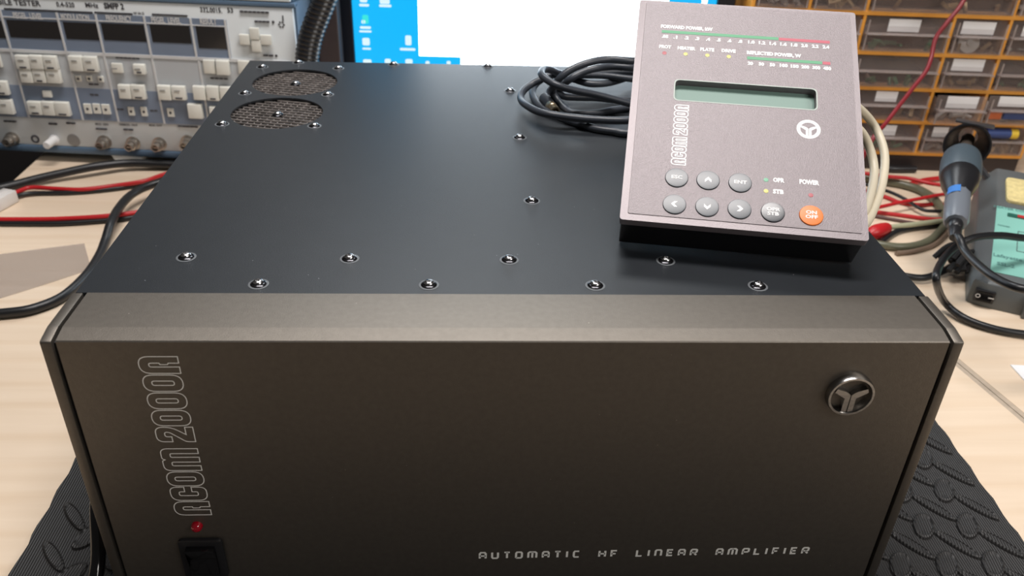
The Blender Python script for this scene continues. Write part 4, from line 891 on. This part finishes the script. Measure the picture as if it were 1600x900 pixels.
for j, f in enumerate((.555, .68)):
    rr = .0115 if f > .6 else .0112
    row = []
    for k in range(6):
        ang = -math.radians(5)+math.radians(60)*k/5; nrm = (ax_.cross(sd).normalized()*-1); 
        if nrm.dot(tdir) < 0: nrm = -nrm
        row.append(bm.verts.new((MI @ Vector((0, 0, px_m(f))))+(nrm*math.cos(ang)+sd*math.sin(ang)*(-1 if sd.x > 0 else 1))*rr))
    vs.append(row)
for k in range(5): bm.faces.new((vs[0][k], vs[0][k+1], vs[1][k+1], vs[1][k]))
bm2.free(); o = sub(obj('blue_tape', bm, mat('blue_tape', (.06, .22, .60), .4)), irn)
bm = bm_new(); lathe(bm, [(.0050, px_m(.92)), (.0066, px_m(1.0)), (.0060, px_m(1.04)), (.0052, px_m(1.05)), (.0058, px_m(1.08)), (.0042, px_m(1.16))], MI, 16); sub(obj('strain_relief', bm, M_BLACK, smooth=True), irn)
bp2 = ring-hd*.030
bm = bm_new(); b0 = MI @ Vector((0, 0, .004)); lathe(bm, [(.0065, 0), (.0065, (bp2-b0).length)], align(b0, bp2), 16); sub(obj('barrel', bm, mat('iron_barrel', (.22, .18, .15), .4, metal=.7), smooth=True), irn)
e2 = MI @ Vector((0, 0, px_m(1.10)))
sub(cable('cord', [e2, D(1499, 372, .735), D(1508, 392, .725), D(1530, 415, .70), D(1560, 437, .675), D(1600, 452, .655), D(1660, 455, .66), D(1720, 425, .70), D(1720, 395, .76), D(1670, 378, .80), D(1600, 372, .80), D(1560, 368, .79), D(1520, 372, .78), D(1488, 390, .775), D(1468, 415, .76), D(1463, 440, .745), G(1476, 472, .012), G(1505, 496, .006), G(1550, 513, .0045), G(1600, 522, .0045), G(1680, 530, .0045)], .0035, M_RUBBER, None, n=10), irn)
cable('station_cord', dz([(1370, 415), (1395, 426), (1418, 432), (1443, 434), (1464, 428), (1487, 416), (1505, 404)], .006), .0036, M_RUBBER, 'black cord running from behind the amplifier to the soldering station')
# dark bundle of ties beside the station
bm = bm_new(); c0_ = G(1497, 408, .016)
rs = random.Random(11)
for i in range(16):
    a = rs.random()*math.pi; d_ = Vector((math.cos(a), math.sin(a), rs.uniform(-.2, .5))).normalized()*rs.uniform(.012, .020)
    c_ = c0_+Vector((rs.uniform(-.008, .008), rs.uniform(-.010, .010), rs.uniform(-.004, .008)))
    pts = [c_-d_, c_-d_*.3+Vector((0, 0, .006)), c_+d_*.4+Vector((0, 0, .004)), c_+d_]
    for q in pts: q.z = max(q.z, .004)
    tube(bm, pts, .0028, 7, 5)
tag(obj('cord_bundle', bm, M_BLACKM, smooth=True), 'tangled black cord bundle between the desk wires and soldering station', 'cord')

# ------------------------------------------------------------------ groups of repeats
for o in COL.objects:
    if o.parent: continue
    b = o.name.split('.')[0]
    g = {'red_wire': 'red wires on the desk right of the amplifier', 'twin_wire': 'red and black wire pairs left of the amplifier', 'black_cable': 'loose black cables on the desk', 'olive_cable': 'olive transparent cables', 'desk': 'desks meeting at the seam'}.get(b)
    if g: o['group'] = g
